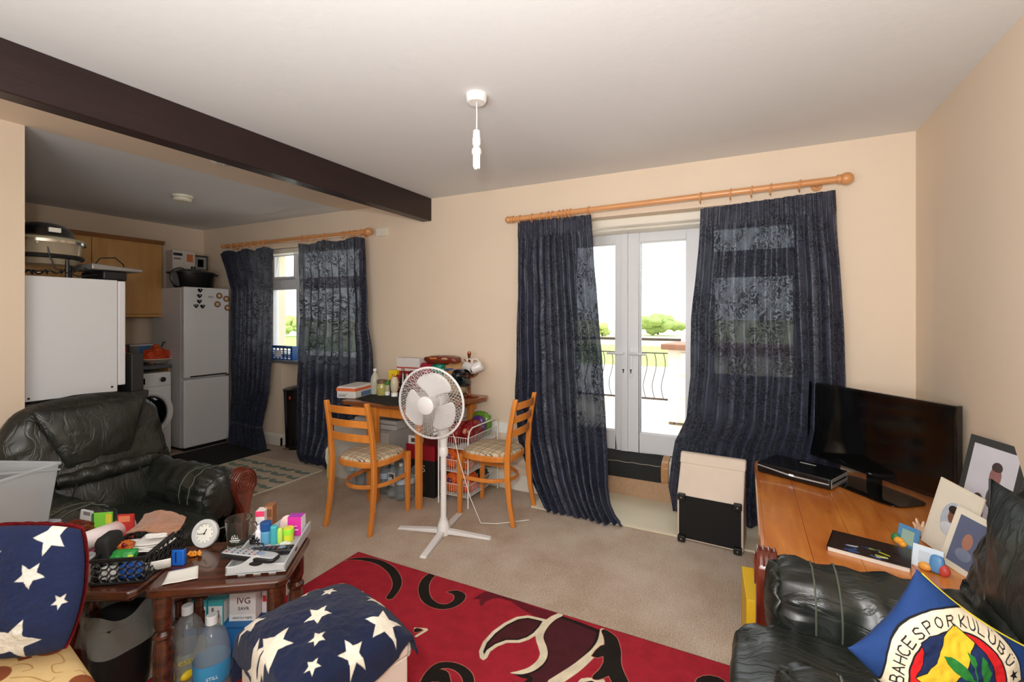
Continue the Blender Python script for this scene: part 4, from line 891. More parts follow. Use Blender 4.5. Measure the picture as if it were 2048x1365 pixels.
# things heaped on the white appliance (halogen oven, grill)
T2 = .905+.725
ho = thing('halogen_oven', 'halogen oven with black domed lid and glass bowl on the white appliance', 'oven', (-3.82, 1.24, T2+.002))
MB().lathe([(.0, .335), (.05, .335), (.10, .322), (.135, .29), (.142, .262), (.150, .25), (0, .25)], 40).build('lid', m_gloss, ho)
MB().lathe([(.0, .245), (.15, .25), (.195, .235), (.198, .222), (.15, .232), (0, .232)], 40).build('glass_lid', m_((170, 166, 140), .15, metal=.3), ho)
MB().lathe([(.192, .222), (.186, .20), (.178, .12), (.15, .08), (0, .07)], 40).build('bowl', pm((190, 176, 150), .06, alpha=.55, var=.05), ho)
MB().lathe([(.196, .205), (.2, .205), (.2, .222), (.196, .222)], 40).build('bowl_rim', m_chrome, ho)
for a in (-.9, .35, 2.0, 3.6):
    x_, y_ = .17*math.cos(a), .17*math.sin(a); MB().tube([(x_, y_, .0), (x_, y_, .13)], [.011, .009], 8).build('leg', m_black, ho)
MB().tube([(.178*math.cos(a), .178*math.sin(a), .125) for a in np.linspace(0, 6.29, 41)[:-1]], .014, 8, closed=True).build('cradle', m_black, ho)
MB().box(.133, .15, -.02, .035, .268, .295).build('badge', m_((225, 222, 215), .4), ho, bevel=.002, smooth=False)
MB().tube([(.1, .0, .30), (.17, -.04, .22), (.185, -.03, .12), (.17, .0, .05), (.19, .1, .01), (.16, .2, .03), (.15, .14, .07)], .004, 6).build('power_cable', m_black, ho)
gr = thing('health_grill', 'flat black contact grill with a silver lid on the white appliance', 'grill', (-3.80, 1.53, T2+.002))
MB().box(-.15, .15, -.06, .07, 0, .06).build('base', m_black, gr, bevel=.01, seg=2)
MB().prism([(-.12, .062), (.15, .062), (.155, .082), (-.12, .10)], -.16, .16, 'x').build('lid', m_((150, 148, 144), .35, metal=.5), gr, bevel=.006)
MB().tube([(.1, -.1, .07), (.11, -.06, .14), (.11, .02, .15), (.1, .07, .11), (.1, .075, .06)], .004, 6).build('power_cable', m_black, gr)
gh = thing('wire_rack', 'tangle of a chrome oven rack and black cable under the halogen oven', 'rack', (-3.80, 1.18, T2+.001))
for k in range(7): MB().tube([(-.1, -.07+.02*k, .04), (.13, -.07+.02*k, .04)], .0018, 5).build('wire', m_chrome, gh)
MB().tube([(.13, -.08, .04), (.13, .07, .04), (-.1, .07, .04), (-.1, -.08, .04)], .0025, 5, closed=True).build('frame', m_chrome, gh)
MB().tube([(.12+.03*math.sin(t*5), -.06+.05*t, .02+.012*math.sin(t*9)+.006*t) for t in np.linspace(0, 4.6, 60)], .004, 5).build('power_cable', m_black, gh)
# kitchen mats, bin, crate
MB().box(-5.12, -4.42, 2.45, 3.20, 0, .006).build('kitchen_mat', m_((24, 23, 22), .9, var=.3, scale=80, bump=.4), None, bevel=.002, smooth=False)
tag(bpy.data.objects['kitchen_mat'], 'flat black mat on the floor before the fridge', 'mat')
def leafrug():
    us = np.linspace(-4.40, -3.415, 240); vs = np.linspace(1.75, 2.985, 300); A = np.array([(u, v) for v in vs for u in us]); d = np.full(len(A), 1e9)
    rd = random.Random(5)
    for i in range(9):
        for j in range(5):
            for sdx in (-1, 1):
                cx, cy = -3.53-.2*j+.05*(i % 2), 1.85+.125*i; a = .35*sdx+rd.uniform(-.1, .1)
                c_, s_ = math.cos(a), math.sin(a); X_ = (A[:, 0]-cx-sdx*.045)*c_+(A[:, 1]-cy)*s_; Y_ = -(A[:, 0]-cx-sdx*.045)*s_+(A[:, 1]-cy)*c_
                w_ = rd.uniform(.022, .03)
                d = np.minimum(d, (np.sqrt((X_/.052)**2+(Y_/w_)**2)-1)*w_)
    o = rawgrid('leaf_rug', None, lambda u, v: (u, v, .008), us, vs); attrs(o, {'leaf': d, 'edge': np.minimum.reduce([A[:, 0]+4.40, -3.415-A[:, 0], A[:, 1]-1.75, 2.985-A[:, 1]])-.012})
    o.data.materials.append(sdfmat((206, 190, 166), [('leaf', (128, 142, 134)), ('edge', (222, 212, 192))], var=.06, bump=.3, soft=.003)); md = o.modifiers.new('s', 'SOLIDIFY'); md.thickness = .008; md.offset = -1
    tag(o, 'beige kitchen rug with grey-green leaves between armchair and kitchen curtains', 'rug')
leafrug()
bn = thing('pedal_bin', 'tall glossy black bin in the niche under the kitchen window', 'bin', (-4.28, 3.41, 0))
MB().lathe([(0, 0), (.125, 0), (.128, .03), (.122, .05), (.14, .60), (.145, .61), (.145, .625), (0, .625)], 36).build('bin_body', m_gloss, bn)
MB().lathe([(0, .66), (.06, .655), (.12, .64), (.146, .628), (0, .628)], 36).build('lid', m_((90, 90, 92), .2, metal=.6), bn)
MB().box(-.03, .03, -.16, -.12, .01, .03).build('pedal', m_chrome, bn, smooth=False)
MB().sell((.05, -.137, .55), (.012, .008, .02), (1, 1), 12, 8).build('sticker', m_((190, 40, 50), .4), bn)
cr_ = thing('plastic_crate', 'blue plastic crate on the kitchen window sill between the curtains', 'crate', (-4.62, 3.475, WZ0+.001))
m_bl = m_((34, 78, 140), .35); 
MB().box(-.28, .28, -.09, .09, 0, .01).build('base', m_bl, cr_, smooth=False)
for z_ in (.03, .072, .125): MB().box(-.28, .28, -.095, -.085, z_, z_+(.022 if z_ > .1 else .01)).box(-.28, .28, .085, .095, z_, z_+.012).build('rail', m_bl, cr_, smooth=False)
for k in range(10): MB().box(-.28+.06*k, -.27+.06*k, -.096, -.086, 0, .147).build('slat', m_bl, cr_, smooth=False)
for s in (-1, 1): MB().box(s*.28-.005, s*.28+.005, -.09, .09, 0, .147).build('end_wall', m_bl, cr_, smooth=False)
MB().box(.0, .12, -.0975, -.0955, .03, .10).build('paper_tag', m_((220, 224, 230), .5), cr_, smooth=False)

# ---------------------------------------------------------------- TV corner
m_pine = wood((222, 144, 66), (186, 100, 40), 2.2, .28, (7, 1, 7), coat=.5, knots=True)
tt = thing('tv_table', 'low knotty pine table with a scratched top under the television', 'table', (.46, 2.62, 0))
tx0, tx1, ty0, ty1, tz = .068-.46, .855-.46, 1.92-2.62, 3.27-2.62, .50
for k in range(5):
    w_ = (tx1-tx0)/5; MB().box(tx0+w_*k+.0006, tx0+w_*(k+1)-.0006, ty0, ty1, tz-.03, tz).build('plank', m_pine, tt, bevel=.0005, smooth=False)
MB().prism([(tx0-.0, tz-.03), (tx0-.014, tz-.028), (tx0-.018, tz-.018), (tx0-.012, tz-.006), (tx0, tz)], ty0, ty1, 'y').build('edge_moulding', m_pine, tt)
MB().box(tx0+.02, tx0+.04, ty0+.03, ty1-.03, tz-.12, tz-.03).build('apron', m_pine, tt, smooth=False)
MB().box(tx0+.03, tx1-.03, ty1-.05, ty1-.03, tz-.12, tz-.03).build('apron', m_pine, tt, smooth=False)
for x_ in (tx0+.05, tx1-.05):
    for y_ in (ty0+.05, ty1-.06): MB().lathe([(0, 0), (.028, 0), (.034, .06), (.026, .09), (.036, .16), (.036, .2), (.03, .22), (.035, .30), (.035, tz-.03)], 20, (x_, y_, 0)).build('leg', m_pine, tt)
MB().box(tx0+.05, tx1-.05, ty0+.06, ty1-.08, .14, .158).build('shelf', m_pine, tt, smooth=False)
carton('yellow_folder', 'yellow folder under the front corner of the pine table', 'folder', (.02, 2.15, 0), R(4), (.05, .26, .30), (226, 184, 34))
tv = thing('television', 'black flat screen television on the pine table in the corner', 'television', ((.342+.824)/2, (3.283+2.652)/2, tz), math.atan2(2.652-3.283, .824-.342))
W2 = .397
MB().box(-W2, W2, -.012, .022, .078, .512).build('bezel', m_gloss, tv, bevel=.004, smooth=False)
MB().box(-W2+.014, W2-.014, -.0135, -.0125, .10, .498).build('screen', m_((6, 7, 7), .08, var=0, spec=.6), tv, smooth=False)
MB().box(-.25, .25, .02, .07, .13, .42).build('rear_shell', m_black, tv, bevel=.02, smooth=False)
MB().box(-.03, .03, .0, .03, .01, .09).build('stand_neck', m_gloss, tv, smooth=False)
MB().sell((0, -.01, .008), (.22, .115, .008), (.4, 1), 40, 10).build('stand_base', m_gloss, tv)
MB().sell((0, -.0125, .089), (.009, .0012, .004), (.6, 1), 16, 6).build('badge', m_((150, 150, 150), .3, metal=.5), tv)
a_, b_ = at(1518, 930, z=tz), at(1665, 972, z=tz); c_ = at(1688, 946, z=tz)
sb = thing('set_top_box', 'black set-top box with a silver curved front trim on the pine table', 'set-top box', (.275, 3.04, tz), R(-27))
MB().box(-.185, .185, -.11, .13, .006, .062).build('case', m_((20, 20, 21), .25, var=.1), sb, bevel=.008, seg=3)
MB().prism([(-.18, .045), (0, .026), (.18, .03), (.18, .036), (0, .034), (-.18, .050)], -.113, -.109, 'y').build('front_trim', m_((196, 198, 200), .25, metal=.4), sb, smooth=False)
MB().box(.1845, .187, -.10, .12, .01, .057).build('side_panel', m_((176, 176, 172), .3, metal=.4), sb, bevel=.002, smooth=False)
MB().box(.1865, .188, -.09, .1, .03, .04).build('side_slot', m_black, sb, smooth=False)
MB().box(-.03, .05, .07, .08, .062, .0635).build('logo_strip', m_((190, 190, 188), .3), sb, smooth=False)
MB().box(-.012, .012, -.1145, -.113, .030, .038).build('indicator', m_((230, 235, 240), .3, emis=.6), sb, smooth=False)
for sx in (-.15, .15): MB().cyl((sx, 0, 0), (sx, 0, .008), .012).build('foot', m_black, sb)
# game case / book on table near the arm
bk_ = thing('comic_book', 'dark book with black and lime cover art near the green armchair arm', 'book', (.42, 2.19, tz), R(-14))
MB().box(-.12, .12, -.085, .085, 0, .016).build('pages', m_((226, 220, 208), .7), bk_, bevel=.001, smooth=False)
MB().box(-.123, .123, -.088, .088, .016, .018).box(-.123, -.120, -.088, .088, 0, .018).build('cover', m_((48, 34, 30), .3, coat=.4), bk_, smooth=False)
rd = random.Random(3)
for k in range(16):
    x_, y_ = rd.uniform(-.10, .10), rd.uniform(-.08, -.0); MB().at((x_, y_, .0185), rd.uniform(-.5, .5)).box(-.018, .018, -.003, .003, 0, .0006).build('cover_mark', m_(rd.choice([(196, 210, 60), (20, 20, 22), (220, 220, 210), (70, 100, 160)]), .4), bk_, smooth=False)
# photographs
def photo(lab, c, W_, H_, rz, tilt, border, mat_c, bw, blobs, roll=0, nm='photo_frame', thick=.006, corner=.0):
    t = thing(nm, lab, 'photo frame', c, rz, None, rx=tilt)
    if roll: t.rotation_euler = (Matrix.Rotation(rz, 3, 'Z')@Matrix.Rotation(tilt, 3, 'X')@Matrix.Rotation(roll, 3, 'Y')).to_euler()
    MB().box(-W_/2, W_/2, 0, thick, 0, H_).build('frame', m_(border, .4), t, bevel=max(.001, corner), seg=3, smooth=False)
    MB().box(-W_/2+bw, W_/2-bw, -.001, 0, bw, H_-bw).build('picture', m_(mat_c, .35, var=.05), t, smooth=False)
    for k, (x_, z_, rx_, rz_, col) in enumerate(blobs):
        MB().sell((x_*W_, -.001, z_*H_), (rx_*W_, .0006+.0002*k, rz_*H_), (1, 1), 24, 8).build('printed_figure', m_(col, .4, var=.15, scale=30), t)
    return t
photo('large dark-framed photo print leaning in the corner by the right wall', (.775, 2.33, tz+.10), .25, .34, R(-72), R(-12), (56, 56, 54), (206, 204, 212), .028, [(.08, .62, .1, .12, (150, 104, 100)), (.08, .72, .09, .06, (70, 56, 52)), (-.12, .3, .1, .09, (60, 44, 40)), (-.15, .16, .18, .16, (150, 52, 58)), (.1, .4, .1, .12, (90, 84, 90))], corner=.0)
photo('cream card mount with an oval portrait, standing behind the small card', (.66, 2.30, tz+.0), .17, .27, R(-62), R(-10), (222, 212, 192), (224, 216, 198), .012, [(0, .52, .24, .24, (176, 186, 196)), (0, .56, .12, .13, (128, 84, 66)), (0, .65, .13, .07, (50, 38, 34)), (0, .38, .2, .1, (205, 208, 214))], nm='card_mount', roll=R(8))
photo('smaller cream card mount with a blue portrait, leaning by the armchair back', (.665, 2.16, tz+.0), .14, .215, R(-60), R(-14), (226, 218, 200), (96, 104, 130), .022, [(0, .52, .12, .14, (170, 120, 100)), (0, .3, .2, .1, (120, 128, 150))], nm='card_mount', roll=R(6))
f1 = photo('small blue duck photo frame on the pine table', (.555, 2.29, tz+.0), .075, .085, R(-48), R(-14), (84, 136, 180), (150, 176, 160), .016, [], nm='duck_frame')
MB().sell((-.02, -.012, .02), (.02, .012, .014), (1, 1), 16, 10).sell((-.002, -.016, .014), (.014, .012, .012), (1, 1), 16, 10).build('duckling', m_((232, 160, 50), .4), f1)
MB().sell((-.034, -.01, .026), (.016, .012, .018), (1, 1), 16, 10).build('duck_head', m_((60, 120, 66), .4), f1)
f2 = photo('small white and blue novelty photo frame before the card mounts', (.575, 2.135, tz+.0), .085, .075, R(-30), R(-16), (214, 226, 236), (196, 206, 216), .018, [], nm='duck_frame')
MB().sell((.03, -.012, .03), (.02, .012, .03), (.6, .6), 16, 10).build('blue_arch', m_((86, 140, 190), .4), f2); MB().sell((0, -.016, .01), (.02, .012, .014), (1, 1), 16, 10).build('duckling', m_((232, 164, 70), .4), f2); MB().sell((.05, -.014, .016), (.018, .012, .02), (1, 1), 16, 10).build('red_fish', m_((196, 70, 60), .4, var=.3, scale=100), f2)
sh = thing('seashell', 'pinkish ornamental seashell among the frames on the pine table', 'ornament', (.64, 2.44, tz))
for k in range(6): MB().tube([(0, 0, .01), (.025*math.cos(k), .02*math.sin(k), .05+.008*k % .02)], [.014, .003], 8).build('spike', m_((226, 190, 160), .4), sh)
dr = sack('red_toy', 'crimson plush toy with a white eye beside the large photo', 'toy', (.79, 2.20, tz+.0), 0, (.03, .04, .06), (134, 40, 46), 8, (), rough=.8); MB().cyl((-.02, -.03, .08), (-.026, -.04, .082), .008).build('eye', m_((220, 215, 210), .3), dr)
# cream storage stool lying on its side
st_ = thing('storage_stool', 'cream storage stool tipped on its side, black underside and feet to the front', 'stool', (-.195, 3.05, 0), R(-4))
m_cream = m_((220, 205, 188), .6, var=.03); sw = .187
MB().prism([(0, .010), (0, .29), (.12, .475), (.20, .47), (.22, .01)], -sw, sw, 'x').build('body', m_cream, st_, bevel=.008, seg=2)
MB().prism([(.10, .455), (.135, .515), (.16, .518), (.215, .50), (.21, .44), (.13, .45)], -sw-.004, sw+.004, 'x').build('lid', m_cream, st_, bevel=.010, seg=3)
MB().box(-sw+.012, sw-.012, -.003, .0, .022, .285).build('underside', m_((15, 15, 14), .8), st_, smooth=False)
for sx in (-1, 1):
    for z_ in (.006, .262):
        f_ = MB().box(sx*(sw-.03)-.022, sx*(sw-.03)+.022, -.035, 0, z_, z_+.038).build('foot', m_black, st_, bevel=.005, seg=2)
        MB().cyl((sx*(sw-.03), -.0365, z_+.019), (sx*(sw-.03), -.035, z_+.019), .005, n=8).build('screw', m_chrome, f_)
# ---------------------------------------------------------------- goods on the dining table
def on(px, py, z=TZ): p = at(px, py, z=z); return (p.x, p.y, z+.0005)
plm = thing('placemat', 'black placemat lying at the front of the dining table', 'placemat', (0, 0, TZ))
pp = [at(x, y, z=TZ) for x, y in ((703, 797), (752, 786), (830, 790), (842, 815), (775, 812))]
MB().prism([(p.x, p.y) for p in pp], .0005, .004, 'z').build('mat', m_((26, 27, 27), .8, var=.2), plm, smooth=False)
ZP = TZ+.005
wp = carton('wipes_pack', 'white and orange packet at the left end of the dining table', 'packet', on(706, 797, TZ), R(12), (.17, .28, .095), (214, 212, 208), [('f', (0, 1, .62, .88), (222, 110, 66)), ('r', (0, 1, .62, .85), (222, 110, 66)), ('r', (.3, .9, .1, .5), (96, 122, 156)), ('l', (0, 1, .62, .85), (222, 110, 66)), ('f', (.1, .5, .2, .26), (90, 90, 96)), ('f', (.1, .6, .34, .38), (120, 130, 150))], bev=.012)
wp.location.x -= .06; wp.location.y += .09
yt = carton('yellow_box', 'small yellow box with a red mark behind the orange packet', 'box', (-2.79, 3.22, TZ+.0005), R(10), (.085, .05, .175), (30, 30, 34), [('f', (0, 1, .5, 1), (240, 204, 40)), ('r', (0, 1, .5, 1), (236, 196, 40)), ('t', (0, 1, 0, 1), (240, 206, 60))])
text('XL', .036, (.006, -.0262, .13), (R(90), 0, 0), m_((190, 40, 30), .5), yt)
m_pet = pm((226, 232, 232), .06, alpha=.38, var=.02)
bottle('water_bottle', 'clear bottle with a white cap at the back left of the groceries', on(750, 789), [(0, 0), (.033, 0), (.036, .01), (.036, .12), (.03, .15), (.013, .185), (.013, .2)], pm((206, 206, 188), .1, alpha=.7, var=.03), (.015, .195, .215, m_white))
bottle('pickle_jar', 'glass jar of pale pickles with a brown lid on the dining table', on(764, 791), [(0, 0), (.04, 0), (.044, .01), (.044, .085), (.038, .10)], m_((176, 168, 96), .12, var=.3, scale=60, coat=.6), (.042, .10, .128, m_((112, 86, 60), .4)), cat='jar')
bottle('small_bottle', 'small bottle with a green top and white base before the pickle jar', on(775, 791, ZP), [(0, 0), (.019, 0), (.02, .03), (.0205, .031), (.02, .085)], m_((188, 184, 150), .2, var=.1), (.021, .085, .115, m_((62, 130, 50), .4)), (.001, .032, m_((238, 238, 236), .4)))
bottle('sauce_bottle', 'upside-down cream sauce bottle standing on its white cap', on(789, 793, ZP), [(0, .0), (.026, 0), (.026, .032), (.02, .034), (.03, .05), (.034, .10), (.03, .135), (.022, .155), (0, .158)], m_((204, 194, 164), .35), None, (.0, .033, m_((240, 240, 238), .4)))
o_ = bpy.data.objects[-1] if False else None
bottle('dark_sauce_bottle', 'dark brown sauce bottle left of the fan cage', on(806, 791, ZP), [(0, 0), (.026, 0), (.028, .01), (.028, .12), (.012, .17), (.012, .2)], m_((44, 24, 20), .15, coat=.5), (.014, .2, .225, m_((150, 110, 84), .4)))
bottle('green_bottle', 'green bottle with a yellow cap behind the fan rim', on(818, 780), [(0, 0), (.026, 0), (.028, .01), (.028, .13), (.016, .165), (.014, .175)], m_((46, 104, 36), .2, var=.2, coat=.4), (.017, .175, .215, m_((228, 180, 50), .4)))
sack('red_packet', 'red and white patterned packet behind the pickle jar', 'packet', (-2.64, 3.16, TZ), R(10), (.085, .045, .075), (150, 30, 42), 4, (((0, -1, .2), (.7, .12, .1), (222, 206, 200)), ((.1, -1, -.4), (.8, .1, .1), (214, 190, 186))))
carton('biscuit_box', 'white and red biscuit box, highest at the back of the groceries', 'box', (-2.66, 3.285, TZ), R(4), (.24, .08, .285), (222, 216, 214), [('f', (0, 1, 0, .6), (168, 32, 40)), ('f', (.0, 1, .68, .72), (190, 60, 56)), ('f', (.1, .5, .3, .5), (226, 220, 214))])
sack('sugar_packet', 'maroon packet with white side strips behind the sauce bottle', 'packet', (-2.51, 3.14, TZ), R(6), (.06, .035, .095), (122, 24, 36), 6, (((-.8, -.6, .3), (.22, .5, .5), (228, 220, 216)),))
sack('red_striped_bag', 'red striped bag with silver folds on the heap beside the biscuit box', 'bag', (-2.44, 3.27, TZ+.12), R(-6), (.085, .06, .07), (160, 40, 60), 7, (((0, -.9, .3), (.7, .2, .08), (226, 200, 204)), ((.1, -.95, -.1), (.7, .2, .07), (226, 206, 210))))
sack('lower_bag', 'white crumpled carrier bag under the heaped packets, behind the fan', 'bag', (-2.42, 3.25, TZ), 0, (.13, .07, .062), (206, 206, 204), 9, ())
sack('rice_bag', 'beige sack of rice under the packets between fan and mug tree', 'bag', (-2.20, 3.25, TZ), 0, (.13, .08, .085), (196, 178, 148), 10, (((.3, -.9, -.2), (.4, .2, .2), (210, 180, 60)),), rough=.6)
sack('teal_bag', 'teal green packet in the middle of the heap behind the fan', 'bag', (-2.30, 3.24, TZ+.17), R(4), (.075, .06, .042), (30, 140, 118), 11, (((.6, -.7, .2), (.3, .3, .4), (20, 100, 84)),))
sack('grain_bag', 'tan bag with a blue band on the heap beside the mug tree', 'bag', (-2.13, 3.25, TZ+.165), R(8), (.11, .07, .05), (184, 144, 96), 12, (((.0, -.92, .0), (.8, .22, .25), (64, 86, 140)),), rough=.45)
sack('crisps_bag', 'shiny dark brown and orange crisp bag topmost on the heap', 'bag', (-2.30, 3.25, TZ+.25), R(3), (.17, .06, .035), (112, 44, 26), 13, (((-.3, -.8, .4), (.25, .3, .3), (214, 120, 50)), ((.35, -.8, .4), (.2, .3, .3), (196, 150, 120))))
# mug tree and mugs
mtp = Vector((-2.005, 3.215, TZ))
mtree = thing('mug_tree', 'copper mug tree at the right end of the dining table', 'mug tree', mtp)
MB().lathe([(0, 0), (.075, 0), (.077, .006), (.06, .012), (.02, .016), (0, .017)], 36).build('base', m_copper, mtree)
MB().lathe([(0, .01), (.014, .012), (.011, .03), (.0105, .33), (.014, .335), (.014, .345), (.016, .352), (.012, .366), (0, .37)], 20).build('pole', m_copper, mtree)
arms = [(.3, .26), (2.7, .27), (-1.2, .17), (-2.6, .18), (.2, .16), (2.0, .18)]
for a, z_ in arms:
    MB().tube([(0, 0, z_), (.04*math.cos(a), .04*math.sin(a), z_+.008), (.075*math.cos(a), .075*math.sin(a), z_+.03)], .004, 8).build('arm', m_copper, mtree)
def mug(lab, c, rot, col, r=.04, h=.092, grp=None):
    t = thing('mug', lab, 'mug', c, 0, grp); t.rotation_euler = rot
    MB().lathe([(0, 0), (r*.86, 0), (r, .008), (r*1.02, h), (r*.93, h), (r*.9, .01), (0, .008)], 30).build('cup', m_(col, .2, var=.02, coat=.4), t)
    MB().tube([(r*.95, 0, h*.2), (r*1.5, 0, h*.22), (r*1.75, 0, h*.5), (r*1.5, 0, h*.78), (r*.95, 0, h*.8)], .0055, 8).build('handle', m_(col, .2, var=.02, coat=.4), t)
    return t
wm_ = (232, 230, 228); bm2 = (20, 24, 26)
mug('white mug hanging at the upper right of the mug tree', mtp+Vector((.118, .005, .262)), (R(0), R(-112), R(18)), wm_, grp='mugs on the mug tree')
mug('white mug hanging at the upper left behind the mug tree pole', mtp+Vector((-.03, -.015, .25)), (R(20), R(-100), R(150)), wm_, grp='mugs on the mug tree')
mug('black mug hanging lower left on the mug tree', mtp+Vector((-.045, -.06, .165)), (R(70), R(-20), R(20)), bm2, grp='mugs on the mug tree')
mug('black mug hanging lower front on the mug tree', mtp+Vector((.025, -.065, .13)), (R(80), R(30), R(-20)), (28, 40, 42), grp='mugs on the mug tree')
mug('small black mug nearest the pole on the mug tree', mtp+Vector((-.01, -.03, .215)), (R(60), R(60), R(60)), bm2, .03, .07, grp='mugs on the mug tree')

# ---------------------------------------------------------------- under the dining table
wbx = carton('storage_box', 'large plain off-white box standing under the left of the dining table', 'box', (-2.90, 3.13, 0), R(0), (.62, .42, .46), (196, 190, 182), [('f', (.0, 1, .97, .985), (150, 146, 140))])
pr = carton('flat_box', 'flat grey-white box on top of the large box under the table', 'box', (-2.78, 3.12, .461), R(3), (.44, .32, .075), (206, 204, 200), [('f', (.0, 1, .5, .6), (120, 120, 122)), ('f', (.3, .5, .15, .45), (60, 60, 62))])
jg = thing('plastic_jug', 'yellow-bottomed white plastic jug beside the large box', 'jug', (-3.235, 2.93, 0))
def jf(u, v):
    a = 2*math.pi*u; r_ = .055*(1 if v < .6 else max(.28, 1-(v-.6)*1.8)); return (.6*r_*math.cos(a), r_*math.sin(a), .30*v)
MB().grid(jf, 24, 20, True).build('jug_body', m_((226, 224, 206), .35, var=.05), jg); MB().grid(lambda u, v: tuple(c*1.01 if k < 2 else c for k, c in enumerate(jf(u, v*.55))), 24, 12, True).build('yellow_contents', m_((226, 208, 110), .35), jg)
MB().tube([(-.0, -.05, .12), (0, -.065, .17), (0, -.06, .24), (0, -.03, .27)], .012, 10).build('handle', m_((226, 224, 206), .35), jg); MB().cyl((0, 0, .295), (0, 0, .325), .02).build('cap', m_white, jg)
PW = [(0, 0), (.03, .0), (.04, .012), (.041, .05), (.038, .055), (.041, .06), (.041, .11), (.038, .115), (.041, .12), (.041, .17), (.036, .20), (.014, .245), (.0135, .262)]
m_pet2 = pm((170, 180, 184), .08, alpha=.32, var=.05, bump=.3, bscale=40)
wb_ = None
spots = [(700, 972), (716, 975), (733, 972), (764, 990), (780, 998), (797, 1003), (813, 1001), (771, 978), (804, 988), (826, 992)]
labs = ['first water bottle from the left behind the left chair', 'second water bottle from the left behind the left chair', 'third water bottle from the left behind the left chair', 'leftmost bottle of the water pack under the table', 'water bottle with the barcode label under the table', 'third water bottle along the front of the pack', 'water bottle nearest the right chair leg of the left chair', 'water bottle in the second row behind the barcode one', 'water bottle in the second row near the black box', 'rightmost water bottle of the pack beside the black box']
for i, ((px, py), lb_) in enumerate(zip(spots, labs)):
    c = at(px, py, z=0); c.y += .03
    if wb_ is None: wb_ = bottle('pet_bottle', lb_, c, PW, m_pet2, (.0155, .258, .278, m_((210, 216, 220), .4)), (.125, .168, m_((196, 214, 226), .4)), 'water bottles under the dining table')
    else: dup(wb_, c, i*.7, lb_)
carton('bottle_label', 'white barcode label wrapped on the water pack', 'label', at(783, 962, Y=2.755), R(6), (.06, .002, .10), (214, 212, 208), [('f', (.15, .85, .5, .9), (66, 66, 70))]).location.z -= .04
rb = carton('wine_box', 'black drinks box with a red top and pale letter beside the table leg', 'box', (-2.27, 3.05, 0), R(5), (.26, .30, .395), (24, 22, 22), [('f', (.0, 1, .72, 1), (150, 22, 34)), ('t', (0, 1, 0, 1), (150, 22, 34)), ('r', (0, 1, .72, 1), (120, 18, 28)), ('f', (.45, .65, .1, .28), (70, 48, 36))])
text('S', .075, (.03, -.1512, .215), (R(90), 0, 0), m_((196, 190, 180), .5), rb)
carton('barcode_carton', 'small white barcode carton on the red-topped box', 'box', (-2.33, 2.945, .396), R(8), (.10, .07, .065), (220, 214, 208), [('f', (.25, .85, .2, .7), (70, 66, 64))])
# wire rack
rx0, rx1, ry0, ry1 = -2.06, -1.80, 2.87, 3.32
rk = thing('wire_basket_rack', 'white wire three-tier basket rack full of snacks under the table end', 'rack', (rx0, ry0, 0))
W_, D_ = rx1-rx0, ry1-ry0
MB().tube([(0, 0, 0), (0, 0, .5), (.0, .02, .555), (.0, .06, .575), (0, D_-.06, .575), (0, D_-.01, .56), (0, D_, .5), (0, D_, 0)], .006, 8).build('side_frame', m_white, rk)
MB().tube([(W_, 0, 0), (W_, 0, .5), (W_, .02, .555), (W_, .06, .575), (W_, D_-.06, .575), (W_, D_-.01, .56), (W_, D_, .5), (W_, D_, 0)], .006, 8).build('side_frame', m_white, rk)
for z_ in (.07, .245, .42):
    m = MB()
    for zz in (z_, z_+.085): m.tube([(.01, .01, zz), (W_-.01, .01, zz), (W_-.01, D_-.01, zz), (.01, D_-.01, zz)], .0028, 6, closed=True)
    for k in range(13): x_ = .01+(W_-.02)*k/12; m.tube([(x_, .01, z_+.085), (x_, .01, z_), (x_, D_-.01, z_), (x_, D_-.01, z_+.085)], .0015, 4)
    for k in range(24): y_ = .01+(D_-.02)*k/23; m.tube([(.01, y_, z_+.085), (.01, y_, z_), (W_-.01, y_, z_), (W_-.01, y_, z_+.085)], .0015, 4)
    m.build('wire_basket', m_white, rk)
O_, RD_, GR_, PU_, YE_ = (214, 96, 36), (150, 34, 34), (96, 142, 40), (92, 52, 120), (222, 170, 50)
def snack(lab, x_, y_, z_, r_, col, sd, pr=(), rz_=0, rx_=0): return sack('snack_bag', lab, 'snack bag', (rx0+x_, ry0+y_, z_), R(rz_), r_, col, sd, pr, 'snack bags in the wire rack', rx=R(rx_))
tilt = lambda c: (((.0, -.8, .3), (.4, .4, .3), c),)
snack('red snack bag in the top basket near the fan', .08, .15, .425, (.06, .10, .075), RD_, 31, tilt((206, 120, 80)))
snack('second dark red snack bag in the top basket', .17, .20, .425, (.05, .10, .08), (136, 26, 32), 32, tilt((214, 150, 110)))
snack('purple snack bag in the top basket beside the green one', .155, .325, .425, (.06, .03, .09), PU_, 33, tilt((206, 196, 206)))
snack('green snack bag at the back of the top basket', .14, .395, .425, (.09, .03, .10), GR_, 34, tilt((150, 190, 80)))
snack('orange crisp bag in the middle basket near the fan pole', .07, .08, .25, (.055, .055, .07), O_, 35, tilt((120, 90, 120)))
snack('orange crisp bag right in the middle basket', .19, .10, .25, (.05, .07, .07), (222, 110, 36), 36, tilt((240, 190, 120)))
snack('yellow and black packet in the middle basket', .18, .24, .25, (.05, .055, .07), YE_, 37, tilt((40, 34, 40)))
snack('white and purple packet at the back of the middle basket', .18, .36, .25, (.05, .045, .075), (214, 208, 214), 38, tilt((90, 50, 110)))
snack('orange crisp bag in the bottom basket behind the fan pole', .08, .10, .075, (.06, .07, .07), O_, 39, tilt((96, 50, 80)))
snack('orange bag with pale hearts in the bottom basket', .19, .12, .075, (.05, .08, .07), (216, 84, 34), 40, tilt((230, 200, 190)))
